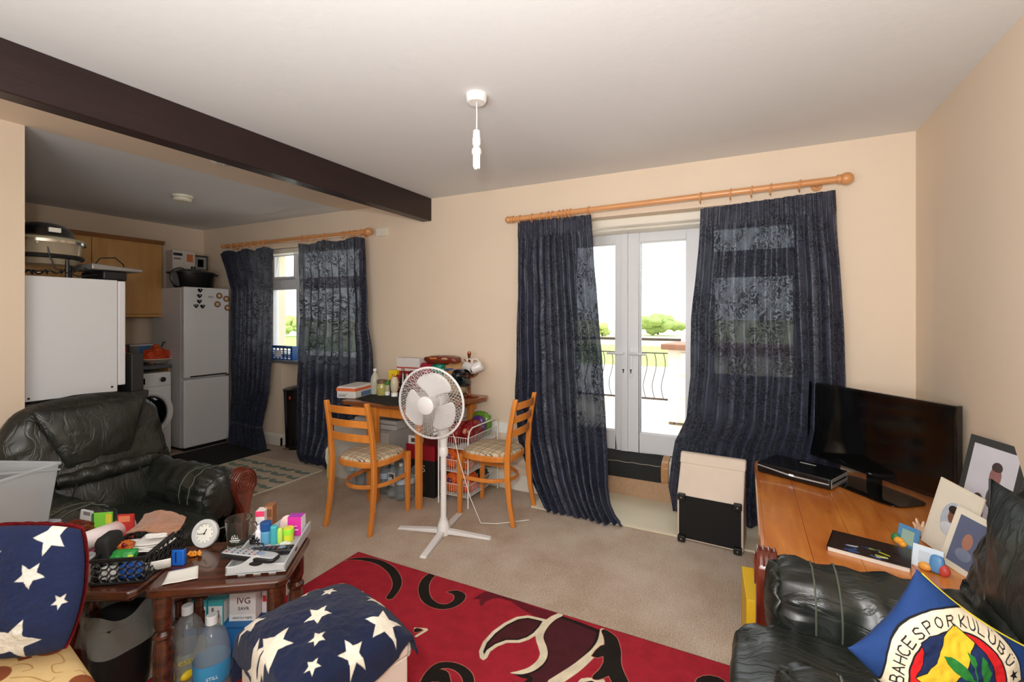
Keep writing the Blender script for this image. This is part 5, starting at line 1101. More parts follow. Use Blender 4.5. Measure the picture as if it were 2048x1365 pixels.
snack('dark green packet at the back of the bottom basket', .16, .32, .075, (.06, .07, .05), (34, 56, 44), 41, tilt((120, 130, 120)))

# ---------------------------------------------------------------- side tables before the black armchair
m_dark = wood((92, 46, 26), (44, 20, 12), 3, .25, (1.2, 14, 14), coat=.5)
def turned(m, x, y, h): return m.lathe([(0, 0), (.017, 0), (.022, .02), (.02, .06), (.026, .12), (.03, .16), (.03, .26), (.027, .30), (.022, .315), (.031, .325), (.031, .335), (.022, .345), (.03, .37), (.031, h)], 16, (x, y, 0))
def side_table(lab, loc, rz, w, d, legs, h=.5):
    t = thing('side_table', lab, 'table', loc, rz, 'dark wood side tables')
    c = .022
    MB().prism([(c, 0), (w-c, 0), (w, c), (w, d-c), (w-c, d), (c, d), (0, d-c), (0, c)], h-.028, h, 'z').build('tabletop', m_dark, t, bevel=.008, seg=3)
    MB().box(.04, w-.04, .035, .05, h-.05, h-.028).build('apron', m_dark, t, smooth=False); MB().box(.04, w-.04, d-.05, d-.035, h-.05, h-.028).build('apron', m_dark, t, smooth=False)
    MB().box(w-.05, w-.035, .04, d-.04, h-.05, h-.028).build('apron', m_dark, t, smooth=False); MB().box(.035, .05, .04, d-.04, h-.05, h-.028).build('apron', m_dark, t, smooth=False)
    for x_, y_ in legs:
        lg = turned(MB(), x_, y_, h-.028).build('leg', m_dark, t)
        for k in range(8):
            a = k*math.pi/4; MB().tube([(x_+.0265*math.cos(a), y_+.0265*math.sin(a), .15), (x_+.0285*math.cos(a), y_+.0285*math.sin(a), .27)], .0035, 5).build('flute', m_dark, lg)
    return t
OA = Vector((-1.762, .807, 0)); RA = R(35.2)
side_table('dark wood side table with the tray and clock, its corner nearest the red rug', OA, RA, .444, .33, [(.045, .045), (.40, .05), (.395, .285), (.05, .285)])
RB_ = R(27); OB = Vector((-1.775, .797, 0))-Vector((math.cos(RB_), math.sin(RB_), 0))*.43
side_table('dark wood side table under the black basket, behind the star cushion', OB, RB_, .425, .31, [(.045, .045), (.05, .265), (.38, .265)])
ZT = .5
def onA(px, py, z=ZT): p = at(px, py, z=z); return Vector((p.x, p.y, z+.0006))
# tray
trl = onA(448, 1146); trr = onA(571, 1147); dv = Vector((-math.sin(RA), math.cos(RA), 0)); du = Vector((math.cos(RA), math.sin(RA), 0))
TRL = .315; TRW = .195
tray = thing('serving_tray', 'grey handled serving tray of remotes and medicine on the side table', 'tray', trr-du*TRW+Vector((0, 0, .006)), RA)
m_tray = m_((178, 180, 180), .4, var=.02)
MB().box(0, TRW, 0, TRL, 0, .006).build('tray_base', m_tray, tray, smooth=False)
for x_ in (0, TRW-.007): MB().prism([(0, 0), (TRL, 0), (TRL, .038), (0, .030)], x_, x_+.007, 'x').build('side_rail', m_tray, tray, bevel=.002, smooth=False)
for y_ in (0, TRL-.008):
    pf_ = [(0, 0), (TRW, 0)]+[(TRW*(1-q), .028+.034*math.exp(-((q-.5)/.2)**2)) for q in np.linspace(0, 1, 25)]
    e_ = MB().prism(pf_, y_, y_+.008, 'y').build('end_panel', m_tray, tray, bevel=.002)
    MB().sell((TRW/2, y_+.004, .034), (.036, .0052, .0135), (1, 1), 28, 8).build('hand_hole', m_((24, 20, 18), .9), e_)
for x_ in (.05, .10, .15): MB().box(x_-.012, x_+.012, .004, TRL-.01, -.006, 0).build('foot', m_tray, tray, smooth=False)
ZR = ZT+.0135
def onT(px, py, dz=0): p = at(px, py, z=ZR+dz); return Vector((p.x, p.y, ZR+dz))
def remote(lab, c, rz, L_, W, body, face, tilt_=0, rows=6, ry_=0):
    t = thing('remote_control', lab, 'remote control', c, rz, 'remote controls on the tray', rx=ry_, ry=tilt_)
    MB().sell((0, 0, .011), (L_/2, W/2, .011), (.35, .5), 40, 16).build('casing', m_(body, .35), t)
    MB().sell((0, 0, .0165), (L_/2*.95, W/2*.88, .0065), (.35, .5), 40, 12).build('faceplate', m_(face, .35, metal=.1), t)
    for i in range(rows):
        for j in range(3):
            MB().sell((-L_/2*.78+i*L_*.105, (j-1)*W*.24, .0225), (.0045, .0036, .0022), (1, 1), 10, 6).build('button', m_((66, 72, 84), .5) if (i+j) % 5 else m_((170, 60, 60), .5), t)
    MB().sell((L_*.2, 0, .0225), (.014, .013, .0016), (1, 1), 20, 6).build('direction_pad', m_((130, 146, 176), .4), t)
    return t
remote('silver and black remote resting across the tray handle end', onT(500, 1118, .030), R(19), .21, .052, (30, 30, 32), (172, 176, 180), R(2))
remote('black television remote lying flat in the tray', onT(545, 1108, .0), R(36), .17, .045, (22, 22, 24), (32, 32, 34), 0, 8)
# medicine etc. standing in the far half of the tray
carton('pink_white_box', 'tall white box with a pink band, back left in the tray', 'box', onT(524, 1068), RA, (.034, .045, .10), (226, 220, 220), [('f', (0, 1, .78, 1), (222, 60, 104)), ('l', (0, 1, .78, 1), (200, 50, 90)), ('f', (.1, .9, .45, .5), (160, 160, 170)), ('f', (.2, .7, .3, .34), (150, 150, 160))])
carton('brown_box', 'slim brown box beside the pink-banded box in the tray', 'box', onT(541, 1060), RA, (.032, .05, .105), (150, 100, 66), [('f', (.1, .9, .6, .9), (110, 66, 40))])
carton('magenta_box', 'magenta medicine box standing at the far right of the tray', 'box', onT(593, 1068), R(28), (.055, .04, .075), (206, 44, 150), [('f', (.2, .8, .3, .36), (240, 200, 230)), ('f', (.3, .7, .5, .54), (240, 200, 230)), ('t', (0, 1, 0, 1), (170, 60, 170)), ('r', (0, 1, 0, 1), (232, 226, 232))])
lf = thing('leaflet', 'pale pink rounded leaflet standing before the magenta box', 'leaflet', onT(576, 1069), R(24), rx=R(-8))
MB().sell((0, 0, .037), (.036, .0012, .037), (.9, .9), 36, 14).build('card', m_((236, 206, 196), .6, var=.04), lf)
bottle('sanitiser_bottle', 'blue pump bottle with a dark blue top in the tray', onT(532, 1086), [(0, 0), (.019, 0), (.021, .006), (.021, .045), (.016, .052)], m_((92, 156, 190), .25, var=.05), (.021, .05, .082, m_((36, 78, 140), .25, var=.2)))
bottle('teal_bottle', 'teal cylindrical bottle right of the blue one in the tray', onT(548, 1087), [(0, 0), (.013, 0), (.014, .004), (.014, .064), (.01, .069), (0, .07)], m_((70, 166, 176), .3))
bottle('lime_bottle', 'thin lime green bottle between teal bottle and yellow tub', onT(560, 1086), [(0, 0), (.009, 0), (.01, .004), (.01, .05), (.006, .058), (0, .06)], m_((176, 214, 96), .3))
bottle('yellow_tub', 'lime and yellow round tub in the tray before the leaflet', onT(577, 1081), [(0, 0), (.019, 0), (.02, .004), (.02, .026), (.0205, .027), (.0205, .042), (.019, .05), (0, .051)], m_((216, 220, 60), .35), None, (.027, .048, m_((150, 216, 60), .35)), cat='tub')
bottle('white_dropper', 'white slim dropper bottle at the left rail of the tray', onT(517, 1089), [(0, 0), (.011, 0), (.012, .004), (.012, .05), (.006, .058), (.006, .072), (0, .074)], m_((232, 226, 232), .35))
cc = thing('charger_cable', 'coiled black charger cable in the tray', 'cable', onT(508, 1092), 0)
MB().tube([(.018*math.cos(t*2.1)+.006*math.sin(t*5), .014*math.sin(t*2.1), .006+.004*abs(math.sin(t*1.7))+.0018*t) for t in np.linspace(0, 14, 130)], .0026, 6).build('coil', m_black, cc)
MB().tube([(.015, .0, .01), (.04, .01, .012), (.065, -.005, .01), (.08, .01, .006)], .0022, 6).build('lead', m_black, cc)
sack('tissue', 'scrunched clear and white wrapper at the right of the tray', 'wrapper', onT(572, 1094), 0, (.026, .014, .008), (226, 228, 220), 44, ())
# mug, coaster
co_ = thing('coaster', 'round dark glass coaster under the glass mug', 'coaster', onA(477, 1095)); MB().lathe([(0, 0), (.052, 0), (.054, .002), (.05, .005), (0, .005)], 40).build('disc', m_((44, 36, 32), .15, coat=.6), co_)
gm = thing('glass_mug', 'clear glass mug with a frosted emblem on its coaster', 'mug', onA(477, 1095)+Vector((0, 0, .0055)))
gl = pm((228, 234, 228), .03, trans=1, ior=1.35, var=0)
MB().lathe([(0, 0), (.034, 0), (.038, .006), (.046, .104), (.0475, .106), (.045, .106), (.0435, .1), (.0355, .014), (0, .012)], 40).build('glass_body', gl, gm)
hd = Vector((.9, .43, 0)).normalized(); MB().tube([tuple(hd*.043+Vector((0, 0, .088))), tuple(hd*.066+Vector((0, 0, .09))), tuple(hd*.077+Vector((0, 0, .06))), tuple(hd*.064+Vector((0, 0, .03))), tuple(hd*.038+Vector((0, 0, .024)))], .0055, 10).build('handle', gl, gm)
fv = Vector((.65, -.76, 0)).normalized(); fa = math.atan2(fv.y, fv.x)
m_fro = m_((236, 238, 232), .7)
def wrapm(pts, r, zoff, w_, nm='frosted_emblem'):
    MB().tube([((.0445)*math.cos(fa+a/.044)-0, .0445*math.sin(fa+a/.044), zoff+z_) for a, z_ in pts], w_, 4).build(nm, m_fro, gm)
wrapm([(-.012, .0), (-.008, .012), (-.004, .002), (0, .016), (.004, .002), (.008, .012), (.012, .0), (-.012, .0)], 0, .046, .0012)
wrapm([(-.018, 0), (.018, 0)], 0, .038, .0016); wrapm([(-.014, 0), (.014, 0)], 0, .033, .0008)
# clock
ck = thing('alarm_clock', 'round white alarm clock tilted back on the side table', 'clock', onA(405, 1097), R(22), rx=R(-16))
m = MB(); m.M = Matrix.Translation((0, 0, .052))@Matrix.Rotation(R(90), 4, 'X')
m.lathe([(0, -.022), (.044, -.02), (.051, -.008), (.052, .004), (.049, .009), (.038, .008), (.036, .002), (0, .002)], 44); m.build('case', m_((206, 208, 206), .35), ck)
m = MB(); m.M = Matrix.Translation((0, 0, .052))@Matrix.Rotation(R(90), 4, 'X'); m.lathe([(0, .003), (.034, .003)], 36); m.build('dial', m_((240, 238, 228), .5), ck)
for k in range(12):
    a = k*math.pi/6; MB().box(.030*math.sin(a)-.0009, .030*math.sin(a)+.0009, -.0046, -.0036, .052+.030*math.cos(a)-.0018, .052+.030*math.cos(a)+.0018).build('hour_mark', m_black, ck, smooth=False)
for a, L_, w_ in ((R(-97), .028, .0011), (R(22), .018, .0015)):
    MB().tube([(-.004*math.sin(a), -.006, .052-.004*math.cos(a)), (L_*math.sin(a), -.006, .052+L_*math.cos(a))], w_, 5).build('hand', m_black, ck)
MB().cyl((0, -.0045, .052), (0, -.0075, .052), .003, n=10).build('hand_boss', m_black, ck)
# amber beads, blue lighter holder, papers
bd = thing('prayer_beads', 'string of amber beads heaped beside the clock', 'beads', onA(390, 1112)); rd = random.Random(9)
m = MB()
for k in range(33):
    a = rd.uniform(0, 6.28); q = rd.random()**.5; zz = .0045+(.006 if k > 20 else 0); m.sell((.032*q*math.cos(a), .020*q*math.sin(a), zz+rd.uniform(0, .002)), (.0055, .0048, .0045), (1, 1), 10, 8)
m.build('bead_heap', m_((224, 140, 34), .15, var=.15, coat=.6), bd, kind='stuff')
bl_ = thing('blue_case', 'small blue open plastic case standing by the basket', 'case', onA(358, 1131), R(30))
MB().box(-.022, .022, -.009, .009, 0, .058).build('case_body', m_((30, 96, 190), .3, var=.08), bl_, bevel=.005, seg=3); MB().box(-.008, -.003, -.0098, -.009, .012, .050).build('slot', m_((14, 40, 90), .5), bl_, smooth=False)
MB().box(-.018, .018, -.006, .006, .057, .0588).build('opening', m_((12, 24, 50), .6), bl_, smooth=False)
def sheet(lab, pts, z_, curl=.0):
    q = [at(x, y, z=z_) for x, y in pts]; c = sum(q, Vector())/len(q); t = thing('paper_sheet', lab, 'paper', (c.x, c.y, z_+.0008))
    P_ = [(p.x-c.x, p.y-c.y) for p in q]; m = MB(); n = 12
    def fn(u, v):
        a = Vector(P_[0]).lerp(Vector(P_[1]), u); b = Vector(P_[3]).lerp(Vector(P_[2]), u); p = a.lerp(b, v); return (p.x, p.y, curl*abs(v-.5)**2*4+.0006*math.sin(u*9))
    m.grid(fn, n, n).build('sheet', m_((232, 228, 218), .8, var=.02), t, solid=.0005); return t
sheet('torn white receipt lying flat on the side table', [(323, 1174), (396, 1160), (397, 1134), (337, 1147)], ZT, .004)
ls = thing('paper_sheet', 'folded white leaflet leaning on the side of the black basket', 'paper', onA(305, 1150), R(62))
MB().grid(lambda u, v: (-.052+.104*u, -.004+.022*(1-v)**2+.004*math.sin(u*5), .003+.042*v), 14, 10).build('sheet', m_((230, 228, 222), .8, var=.02), ls, solid=.0008)
# basket
BO = Vector((-1.815, .842, ZT)); RBk = R(36); BW, BD, BH = .158, .255, .082
bk2 = thing('plastic_basket', 'black lattice plastic basket of odds and ends on the side table', 'basket', BO+Vector((0, 0, .0006)), RBk)
def lattice(p0, p1, nm):
    p0, p1 = Vector(p0), Vector(p1); L_ = (p1-p0).length; d_ = (p1-p0)/L_; m = MB(); n = max(3, int(L_/.026)); s_ = L_/n
    up = Vector((0, 0, 1)); hh = BH-.016
    for i in range(n):
        for j in range(3):
            c = p0+d_*(s_*(i+.5))+up*(.008+hh*(j+.5)/3)
            m.tube([c+d_*(s_*.47*math.cos(a))+up*(hh/6*1.02*math.sin(a)) for a in np.linspace(0, 6.28, 9)[:-1]], .0024, 4, closed=True)
    m.tube([p0+up*.005, p1+up*.005], .005, 6); m.build(nm, m_black, bk2)
cs_ = [(-BW, 0, 0), (0, 0, 0), (0, BD, 0), (-BW, BD, 0)]
for a, b in ((0, 1), (1, 2), (2, 3), (3, 0)): lattice(cs_[a], cs_[b], 'lattice_side')
MB().tube([(x_, y_, BH) for x_, y_, _ in cs_], .007, 8, closed=True).build('rim', m_black, bk2)
MB().box(-BW, 0, 0, BD, 0, .004).build('base', m_black, bk2, smooth=False)
def inB(x_, y_, z_): v = Matrix.Rotation(RBk, 3, 'Z')@Vector((x_, y_, 0)); return Vector((BO.x+v.x, BO.y+v.y, ZT+z_))
sack('blue_packet', 'blue packet inside the basket seen through the front lattice', 'packet', inB(-.05, .022, .006), RBk, (.036, .012, .030), (40, 84, 170), 51, ())
sack('white_wrapper', 'white wrapper in the bottom front of the basket', 'wrapper', inB(-.12, .028, .006), RBk, (.026, .014, .022), (224, 224, 220), 52, ())
gp_ = sack('green_sweet_packet', 'green and lime sweet packet poking from the basket front', 'packet', inB(-.085, .052, .060), RBk, (.036, .022, .018), (40, 146, 60), 53, (((.5, -.5, .3), (.5, .5, .5), (190, 214, 60)),), rx=R(34)); text('S', .017, (-.002, -.018, .028), (R(35), 0, 0), m_((236, 240, 232), .4), gp_)
sack('amber_packet', 'small amber and red crumpled packet behind the green packet', 'packet', inB(-.105, .088, .075), RBk, (.022, .016, .015), (190, 96, 36), 54, (((0, -.6, .4), (.4, .4, .4), (120, 24, 20)),))
bc_ = thing('glasses_case', 'black soft case standing upright at the left of the basket', 'case', inB(-.142, .085, .012), RBk, ry=R(-8))
MB().sell((0, 0, .064), (.026, .044, .064), (.5, .5), 36, 24, lambda p, u: p+Vector(u)*(.003*fract(p, 20, 2))).build('case_body', m_((30, 30, 30), .75, var=.2), bc_)
for k, (x_, y_, z_, a, w_, d_) in enumerate(((-.07, .14, .055, 6, .055, .045), (-.06, .15, .062, -8, .06, .045), (-.075, .145, .069, 14, .055, .04), (-.05, .155, .076, 2, .05, .045))):
    t = thing('paper_napkin', ['bottom white napkin of the pile in the basket', 'second white napkin from the bottom in the basket', 'third white napkin in the basket pile', 'top white napkin of the pile in the basket'][k], 'napkin', inB(x_, y_, z_), RBk+R(a), 'white napkins in the basket')
    MB().grid(lambda u, v: ((u-.5)*2*w_, (v-.5)*2*d_, .003*math.sin(u*4+k)+.006*abs(v-.5)), 14, 12).build('folded_napkin', m_((230, 226, 220), .85, var=.02), t, solid=.003)
wc = thing('white_cable', 'looped white cable on the napkins beneath the brown cloth', 'cable', inB(-.035, .135, .088), RBk)
MB().tube([(.034*math.cos(t), .010*math.sin(t)+.003*math.sin(3*t), .004+.0006*t) for t in np.linspace(0, 18, 120)], .0022, 5).build('loop', m_white, wc)
bc3 = thing('brown_cloth', 'fluffy brown and cream cloth draped over the back of the basket', 'cloth', inB(-.078, .222, .098), RBk-R(4))
def clf(u, v):
    x_ = -.075+.155*u; y_ = -.058+.115*v; return (x_+.01*math.sin(v*4), y_, .016*math.sin(math.pi*u)*(.6+.4*v)+.022*(v)-.018*u*u+.004*fract((x_, y_, 0), 25, 5))
m_cloth = pm((164, 104, 62), .95, var=.3, scale=14, bump=.8, bscale=260, sheen=.5)
MB().grid(clf, 40, 32).build('cloth', m_cloth, bc3, solid=.004)
# roll of paper, magazines behind the basket
rl_ = thing('paper_roll', 'white rolled poster with a pink inner edge lying behind the basket', 'roll', at(150, 1092, d=1.72))
p1_, p2_ = Vector((0, 0, 0)), at(258, 1051, d=1.93)-at(150, 1092, d=1.72)
MB().tube([p1_-p2_*.1, p2_], .034, 28, cap=False).build('roll_outer', m_((238, 222, 220), .5, var=.01), rl_, solid=.002); MB().tube([p1_-p2_*.08, p2_*.99], .031, 24, cap=False).build('roll_inner', m_((176, 170, 168), .7), rl_)
tb2 = p1_+Vector((.02, -.03, -.032)); MB().add([tuple(p1_+Vector((.0, -.03, -.018))), tuple(p1_+Vector((.03, -.04, -.052))), tuple(p2_+Vector((.03, -.03, -.045))), tuple(p2_+Vector((.0, -.028, -.018)))], [(0, 1, 2, 3)]).build('pink_flap', m_((232, 130, 170), .5), rl_, smooth=False, solid=.001)
b0 = at(205, 1050, d=1.87)
g_ = carton('green_booklet', 'bright green booklet propped behind the paper roll', 'booklet', Vector((b0.x, b0.y, ZT)), R(38), (.07, .010, .108), (122, 200, 60), [('f', (0, .12, 0, 1), (60, 90, 60)), ('f', (.7, 1, .6, .95), (214, 200, 60))])
carton('red_booklet', 'red printed booklet beside the green one behind the roll', 'booklet', Vector((b0.x+.068, b0.y+.05, ZT)), R(34), (.06, .010, .095), (196, 50, 46), [('f', (.1, .8, .7, .95), (226, 130, 90))])
carton('grey_booklet', 'grey-white booklet leaning left of the green one', 'booklet', Vector((b0.x-.065, b0.y-.035, ZT)), R(20), (.05, .010, .12), (196, 196, 194), [('f', (.3, .9, .85, .97), (120, 120, 116))], ry=R(8))
tn = thing('white_tin', 'plain white cylinder tin between star cushion and basket', 'tin', onA(168, 1163)); MB().lathe([(0, 0), (.029, 0), (.031, .003), (.031, .083), (.028, .085), (.028, .06), (0, .06)], 32).build('tin_body', m_((214, 216, 216), .35, var=.02), tn)
MB().cyl((-.01, .0, .061), (-.004, .004, .095), .006).build('black_pen', m_black, tn); MB().sell((.008, .0, .075), (.014, .012, .018), (1, 1), 16, 10).build('clear_wrap', m_((180, 176, 170), .2), tn)

# ---------------------------------------------------------------- below the side tables
kb = R(30)
def dz(px, py, d): return at(px, py, d=d)
c0 = dz(452, 1250, 1.88)
carton('black_crate', 'black box at the bottom of the stack under the side table', 'box', (c0.x, c0.y, 0), kb, (.30, .22, .075), (22, 22, 22))
bb = carton('blue_box', 'bright blue box under the side table beneath the vape cartons', 'box', (c0.x, c0.y, .076), kb, (.29, .21, .13), (36, 112, 178), [('r', (.0, 1, .93, 1), (24, 80, 140)), ('f', (0, 1, .96, 1), (24, 84, 144)), ('r', (.3, .6, .3, .5), (70, 140, 196)), ('t', (.2, .6, .1, .3), (224, 226, 226))])
u_ = Vector((math.cos(kb), math.sin(kb), 0)); w_ = Vector((-u_.y, u_.x, 0)); b1 = Vector((c0.x, c0.y, .207))
b_ = carton('teal_carton', 'left one of the two teal-edged instruction cartons', 'box', b1-u_*.050-w_*.07, kb, (.058, .05, .10), (62, 160, 168), [('f', (.06, .94, .04, .76), (224, 224, 222)), ('f', (.25, .4, .5, .7), (40, 40, 42)), ('f', (.62, .74, .3, .6), (40, 40, 42))], grp='teal instruction cartons')
carton('teal_carton', 'right one of the two teal-edged instruction cartons', 'box', b1+u_*.012-w_*.07, kb, (.058, .05, .10), (62, 160, 168), [('f', (.06, .94, .04, .76), (224, 224, 222)), ('f', (.25, .4, .5, .7), (40, 40, 42)), ('f', (.62, .74, .3, .6), (40, 40, 42)), ('r', (.1, .9, .1, .9), (206, 206, 204))], grp='teal instruction cartons')
iv = carton('vape_carton', 'white carton printed IVG SAVR on top of the blue box', 'box', b1+u_*.10-w_*.03, kb, (.10, .08, .105), (220, 216, 214), [('f', (0, 1, 0, .24), (236, 234, 230))])
text('IVG', .034, (.005, -.0412, .078), (R(90), 0, 0), m_((96, 20, 44), .5), iv); text('SAVR', .018, (.005, -.0412, .048), (R(90), 0, 0), m_((60, 40, 60), .5), iv); text('which is a highly', .0115, (.0, -.0412, .013), (R(90), 0, 0), m_((30, 30, 30), .5), iv)
nv = carton('navy_carton', 'navy and white carton with a warning strip, left on the blue box', 'box', b1-u_*.115-w_*.03, kb, (.07, .08, .105), (30, 48, 96), [('f', (0, 1, 0, .3), (230, 228, 224)), ('f', (0, .15, .3, 1), (200, 190, 180)), ('f', (.6, .85, .5, .9), (190, 176, 140))])
text('This p', .0125, (-.004, -.0412, .016), (R(90), 0, 0), m_((30, 30, 30), .5), nv)
carton('red_white_carton', 'white carton with a red stripe at the right end of the blue box', 'box', b1+u_*.17+w_*.01-Vector((0, 0, .0)), kb, (.035, .07, .10), (214, 206, 206), [('f', (.1, .7, .45, .7), (200, 40, 60)), ('l', (.1, .9, 0, .9), (60, 60, 130))])
B2 = [(0, 0), (.05, 0), (.057, .012), (.058, .06), (.054, .066), (.058, .072), (.058, .10), (.054, .106), (.058, .112), (.058, .20), (.054, .235), (.042, .27), (.02, .298), (.016, .303), (.016, .312)]
m_big = pm((170, 176, 176), .05, alpha=.26, var=.04, bump=.25, bscale=22, coat=.3)
q1, q2 = dz(375, 1215, 1.71), dz(424, 1232, 1.655)
w1 = bottle('large_water_bottle', 'large clear bottle with a yellow-lemon label under the side table', (q1.x, q1.y, 0), B2, m_big, (.0185, .305, .335, m_((226, 230, 232), .4)), (.075, .185, pm((190, 196, 176), .2, alpha=.35, var=.02)), 'large drinks bottles')
w2 = bottle('large_water_bottle', 'large clear bottle with a blue and white label, nearest the star blanket', (q2.x, q2.y, 0), B2, m_big, (.0185, .305, .335, m_((226, 230, 232), .4)), (.105, .185, m_((60, 150, 200), .35, var=.12, scale=30)), 'large drinks bottles')
def onlab(t, body, sz, z_, az, mat, r=.0605, sx=1):
    text(body, sz, (r*math.cos(az), r*math.sin(az), z_), (R(90), 0, az+math.pi/2), mat, t)
az = math.atan2(-q1.y, -q1.x); az2 = math.atan2(-q2.y, -q2.x)
onlab(w1, 'esse', .032, .165, az, m_((206, 190, 60), .5), .062)
MB().sell((.0605*math.cos(az), .0605*math.sin(az), .115), (.012, .024, .016), (1, 1), 24, 10).build('lemon_print', m_((234, 206, 40), .4), w1).rotation_euler = (0, 0, 0)
onlab(w2, 'STILL', .016, .145, az2, m_((240, 244, 246), .5), .0605)
jl = dz(343, 1240, 1.83)
bottle('blue_lid_bottle', 'dark bottle with a bright blue lid behind the large bottles', (jl.x, jl.y, 0), [(0, 0), (.042, 0), (.046, .01), (.046, .13), (.03, .17), (.024, .185)], pm((60, 60, 62), .2, alpha=.85, var=.1), (.032, .185, .212, m_((46, 140, 200), .35)))
bi = dz(242, 1250, 1.76)
wbn = thing('waste_bin', 'dark waste bin with a translucent bag liner under the left side table', 'bin', (bi.x, bi.y, 0))
MB().lathe([(0, 0), (.085, 0), (.105, .27), (.10, .27), (.08, .01), (0, .01)], 32).build('bin_body', m_((34, 34, 33), .35, var=.2), wbn)
def bagf(u, v):
    a = 2*math.pi*u; r_ = .112+.012*math.sin(a*5+v*3)+.01*(1-v); return (r_*math.cos(a), r_*math.sin(a), .19+.13*v+.014*math.sin(a*3))
MB().grid(bagf, 60, 12, True).build('bag_liner', pm((186, 188, 180), .2, alpha=.32, var=.1, bump=.6, bscale=18), wbn, autos=0)
dcb = dz(195, 1215, 1.95)
# patterned stool, star cushion
ps = thing('patterned_stool', 'cream stool seat printed with brown balloons and scrolls, bottom left corner', 'stool', (-1.72, .37, 0), R(-8))
us_ = np.linspace(-1, 1, 200); A = np.array([(x, y) for y in us_ for x in us_]); PS = .26
d1 = np.full(len(A), 1e9)
def addp(f): global d1; d1 = np.minimum(d1, f)
AP = A*PS
loc2 = lambda px, py: Vector(((Matrix.Rotation(R(8), 3, 'Z')@(at(px, py, z=.465)-Vector((-1.72, .37, 0)))))[:2])
def brd(px, py, s):
    c = loc2(px, py); X_, Y_ = AP[:, 0]-c.x, AP[:, 1]-c.y
    addp((np.sqrt((X_/(.034*s))**2+((Y_-.02*s)/(.026*s))**2)-1)*.02*s); addp(poly_sdf(np.c_[X_, Y_], [(-.018*s, -.012*s), (.018*s, -.012*s), (.012*s, -.035*s), (-.012*s, -.035*s)]))
brd(75, 1306, 1.1); brd(145, 1368, 1.3); brd(-40, 1370, 1.2)
d2 = np.full(len(A), 1e9)
for pts in ([(100, 1300), (120, 1305), (128, 1320), (105, 1330), (108, 1345), (125, 1342)], [(10, 1350), (30, 1335), (55, 1332), (65, 1340), (45, 1348)], [(20, 1362), (60, 1358), (95, 1365), (110, 1355)], [(150, 1335), (165, 1330), (175, 1338)]):
    p_, w__ = smooth_line([tuple(loc2(*q)) for q in pts], [.003]*len(pts)); d2 = np.minimum(d2, line_sdf(AP, p_, w__))
def seatf(u, v):
    r4 = max(0, 1-abs(u)**6)**.5*max(0, 1-abs(v)**6)**.5; return (PS*u, PS*v, .40+.062*r4**.6+.012*(1-u*u)*(1-v*v))
o = rawgrid('seat_top', None, seatf, us_, us_, ps); attrs(o, {'bal': d1, 'scr': d2})
o.data.materials.append(sdfmat((222, 190, 134), [('scr', (178, 120, 60)), ('bal', (140, 76, 44))], var=.05, bump=.2, soft=.0012))
MB().box(-PS+.004, PS-.004, -PS+.004, PS-.004, .33, .402).build('seat_side', m_((206, 172, 118), .85), ps, bevel=.02, seg=3)
MB().tube([(PS*math.copysign(abs(math.cos(a))**.35, math.cos(a)), PS*math.copysign(abs(math.sin(a))**.35, math.sin(a)), .405) for a in np.linspace(0, 6.283, 121)[:-1]], .005, 6, closed=True).build('braid_trim', m_((160, 92, 66), .9, var=.5, scale=160), ps)
for x_ in (-1, 1):
    for y_ in (-1, 1): MB().lathe([(0, 0), (.018, 0), (.024, .2), (.03, .33), (0, .33)], 14, (x_*.2, y_*.2, 0)).build('leg', m_dark, ps)
def starry(name, parent, fn, us, vs, stars, loc=None):
    o = rawgrid(name, None, fn, us, vs, parent); return o
pc = at(14, 1182, d=1.24)
scu = thing('star_cushion', 'navy cushion with white stars and red fleece edging on the patterned stool', 'cushion', (pc.x, pc.y, 0), PSI+R(4), rx=0)
pxm = 928/1.24
us_, vs_ = np.linspace(-1, 1, 230), np.linspace(-1, 1, 200); HW, HH = .192, .165
A = np.array([(u*HW, v*HH) for v in vs_ for u in us_]); ds = np.full(len(A), 1e9)
for (px, py, r_, ro, sx) in ((62, 1262, 40, -.35, 1.15), (81, 1139, 22, 3.2, 1), (133, 1195, 14, 3.1, .75), (103, 1072, 31, 2.9, .95), (8, 1104, 14, .4, 1.1), (6, 1200, 16, .3, 1), (-60, 1140, 24, .2, 1), (-70, 1240, 30, .5, 1)):
    ds = np.minimum(ds, poly_sdf(A, star((px-14)/pxm, -(py-1182)/pxm, r_*1.15/pxm, ro, .45, sx)))
zc = at(14, 1182, d=1.24).z
def cush(sgn, th):
    def f(u, v):
        r4 = (max(0, 1-abs(u)**2.6)*max(0, 1-abs(v)**2.6))**.55
        k = 1-.05*(abs(u)*abs(v))**3; x_, z_ = u*HW*(1-.07*v*v*abs(u)), v*HH*(1-.05*u*u)
        x_ += .012*(v < 0)*v*u
        return (x_*k, sgn*th*r4+.006*fract((u*1.3, v*1.3, 3), 2, 5)*r4+(-.0)+.12*z_, zc+z_*k)
    return f
o = rawgrid('cushion_front', None, cush(-1, .05), us_, vs_, scu); attrs(o, {'star': ds})
m_star = sdfmat((27, 37, 70), [('star', (214, 210, 200))], var=.16, scale=9, bump=.4, bscale=380, sheen=.05, soft=.0012); o.data.materials.append(m_star)
m_red = pm((150, 10, 22), .95, var=.2, scale=60, bump=.9, bscale=160)
def backf(u, v):
    q = Vector(cush(1, .045)(u, v)); return (q.x*1.035, q.y+.003, zc+(q.z-zc)*1.03+.003+.003*mnoise.noise(q*90))
rawgrid('fleece_back', m_red, backf, np.linspace(-1, 1, 120), np.linspace(-1, 1, 100), scu)
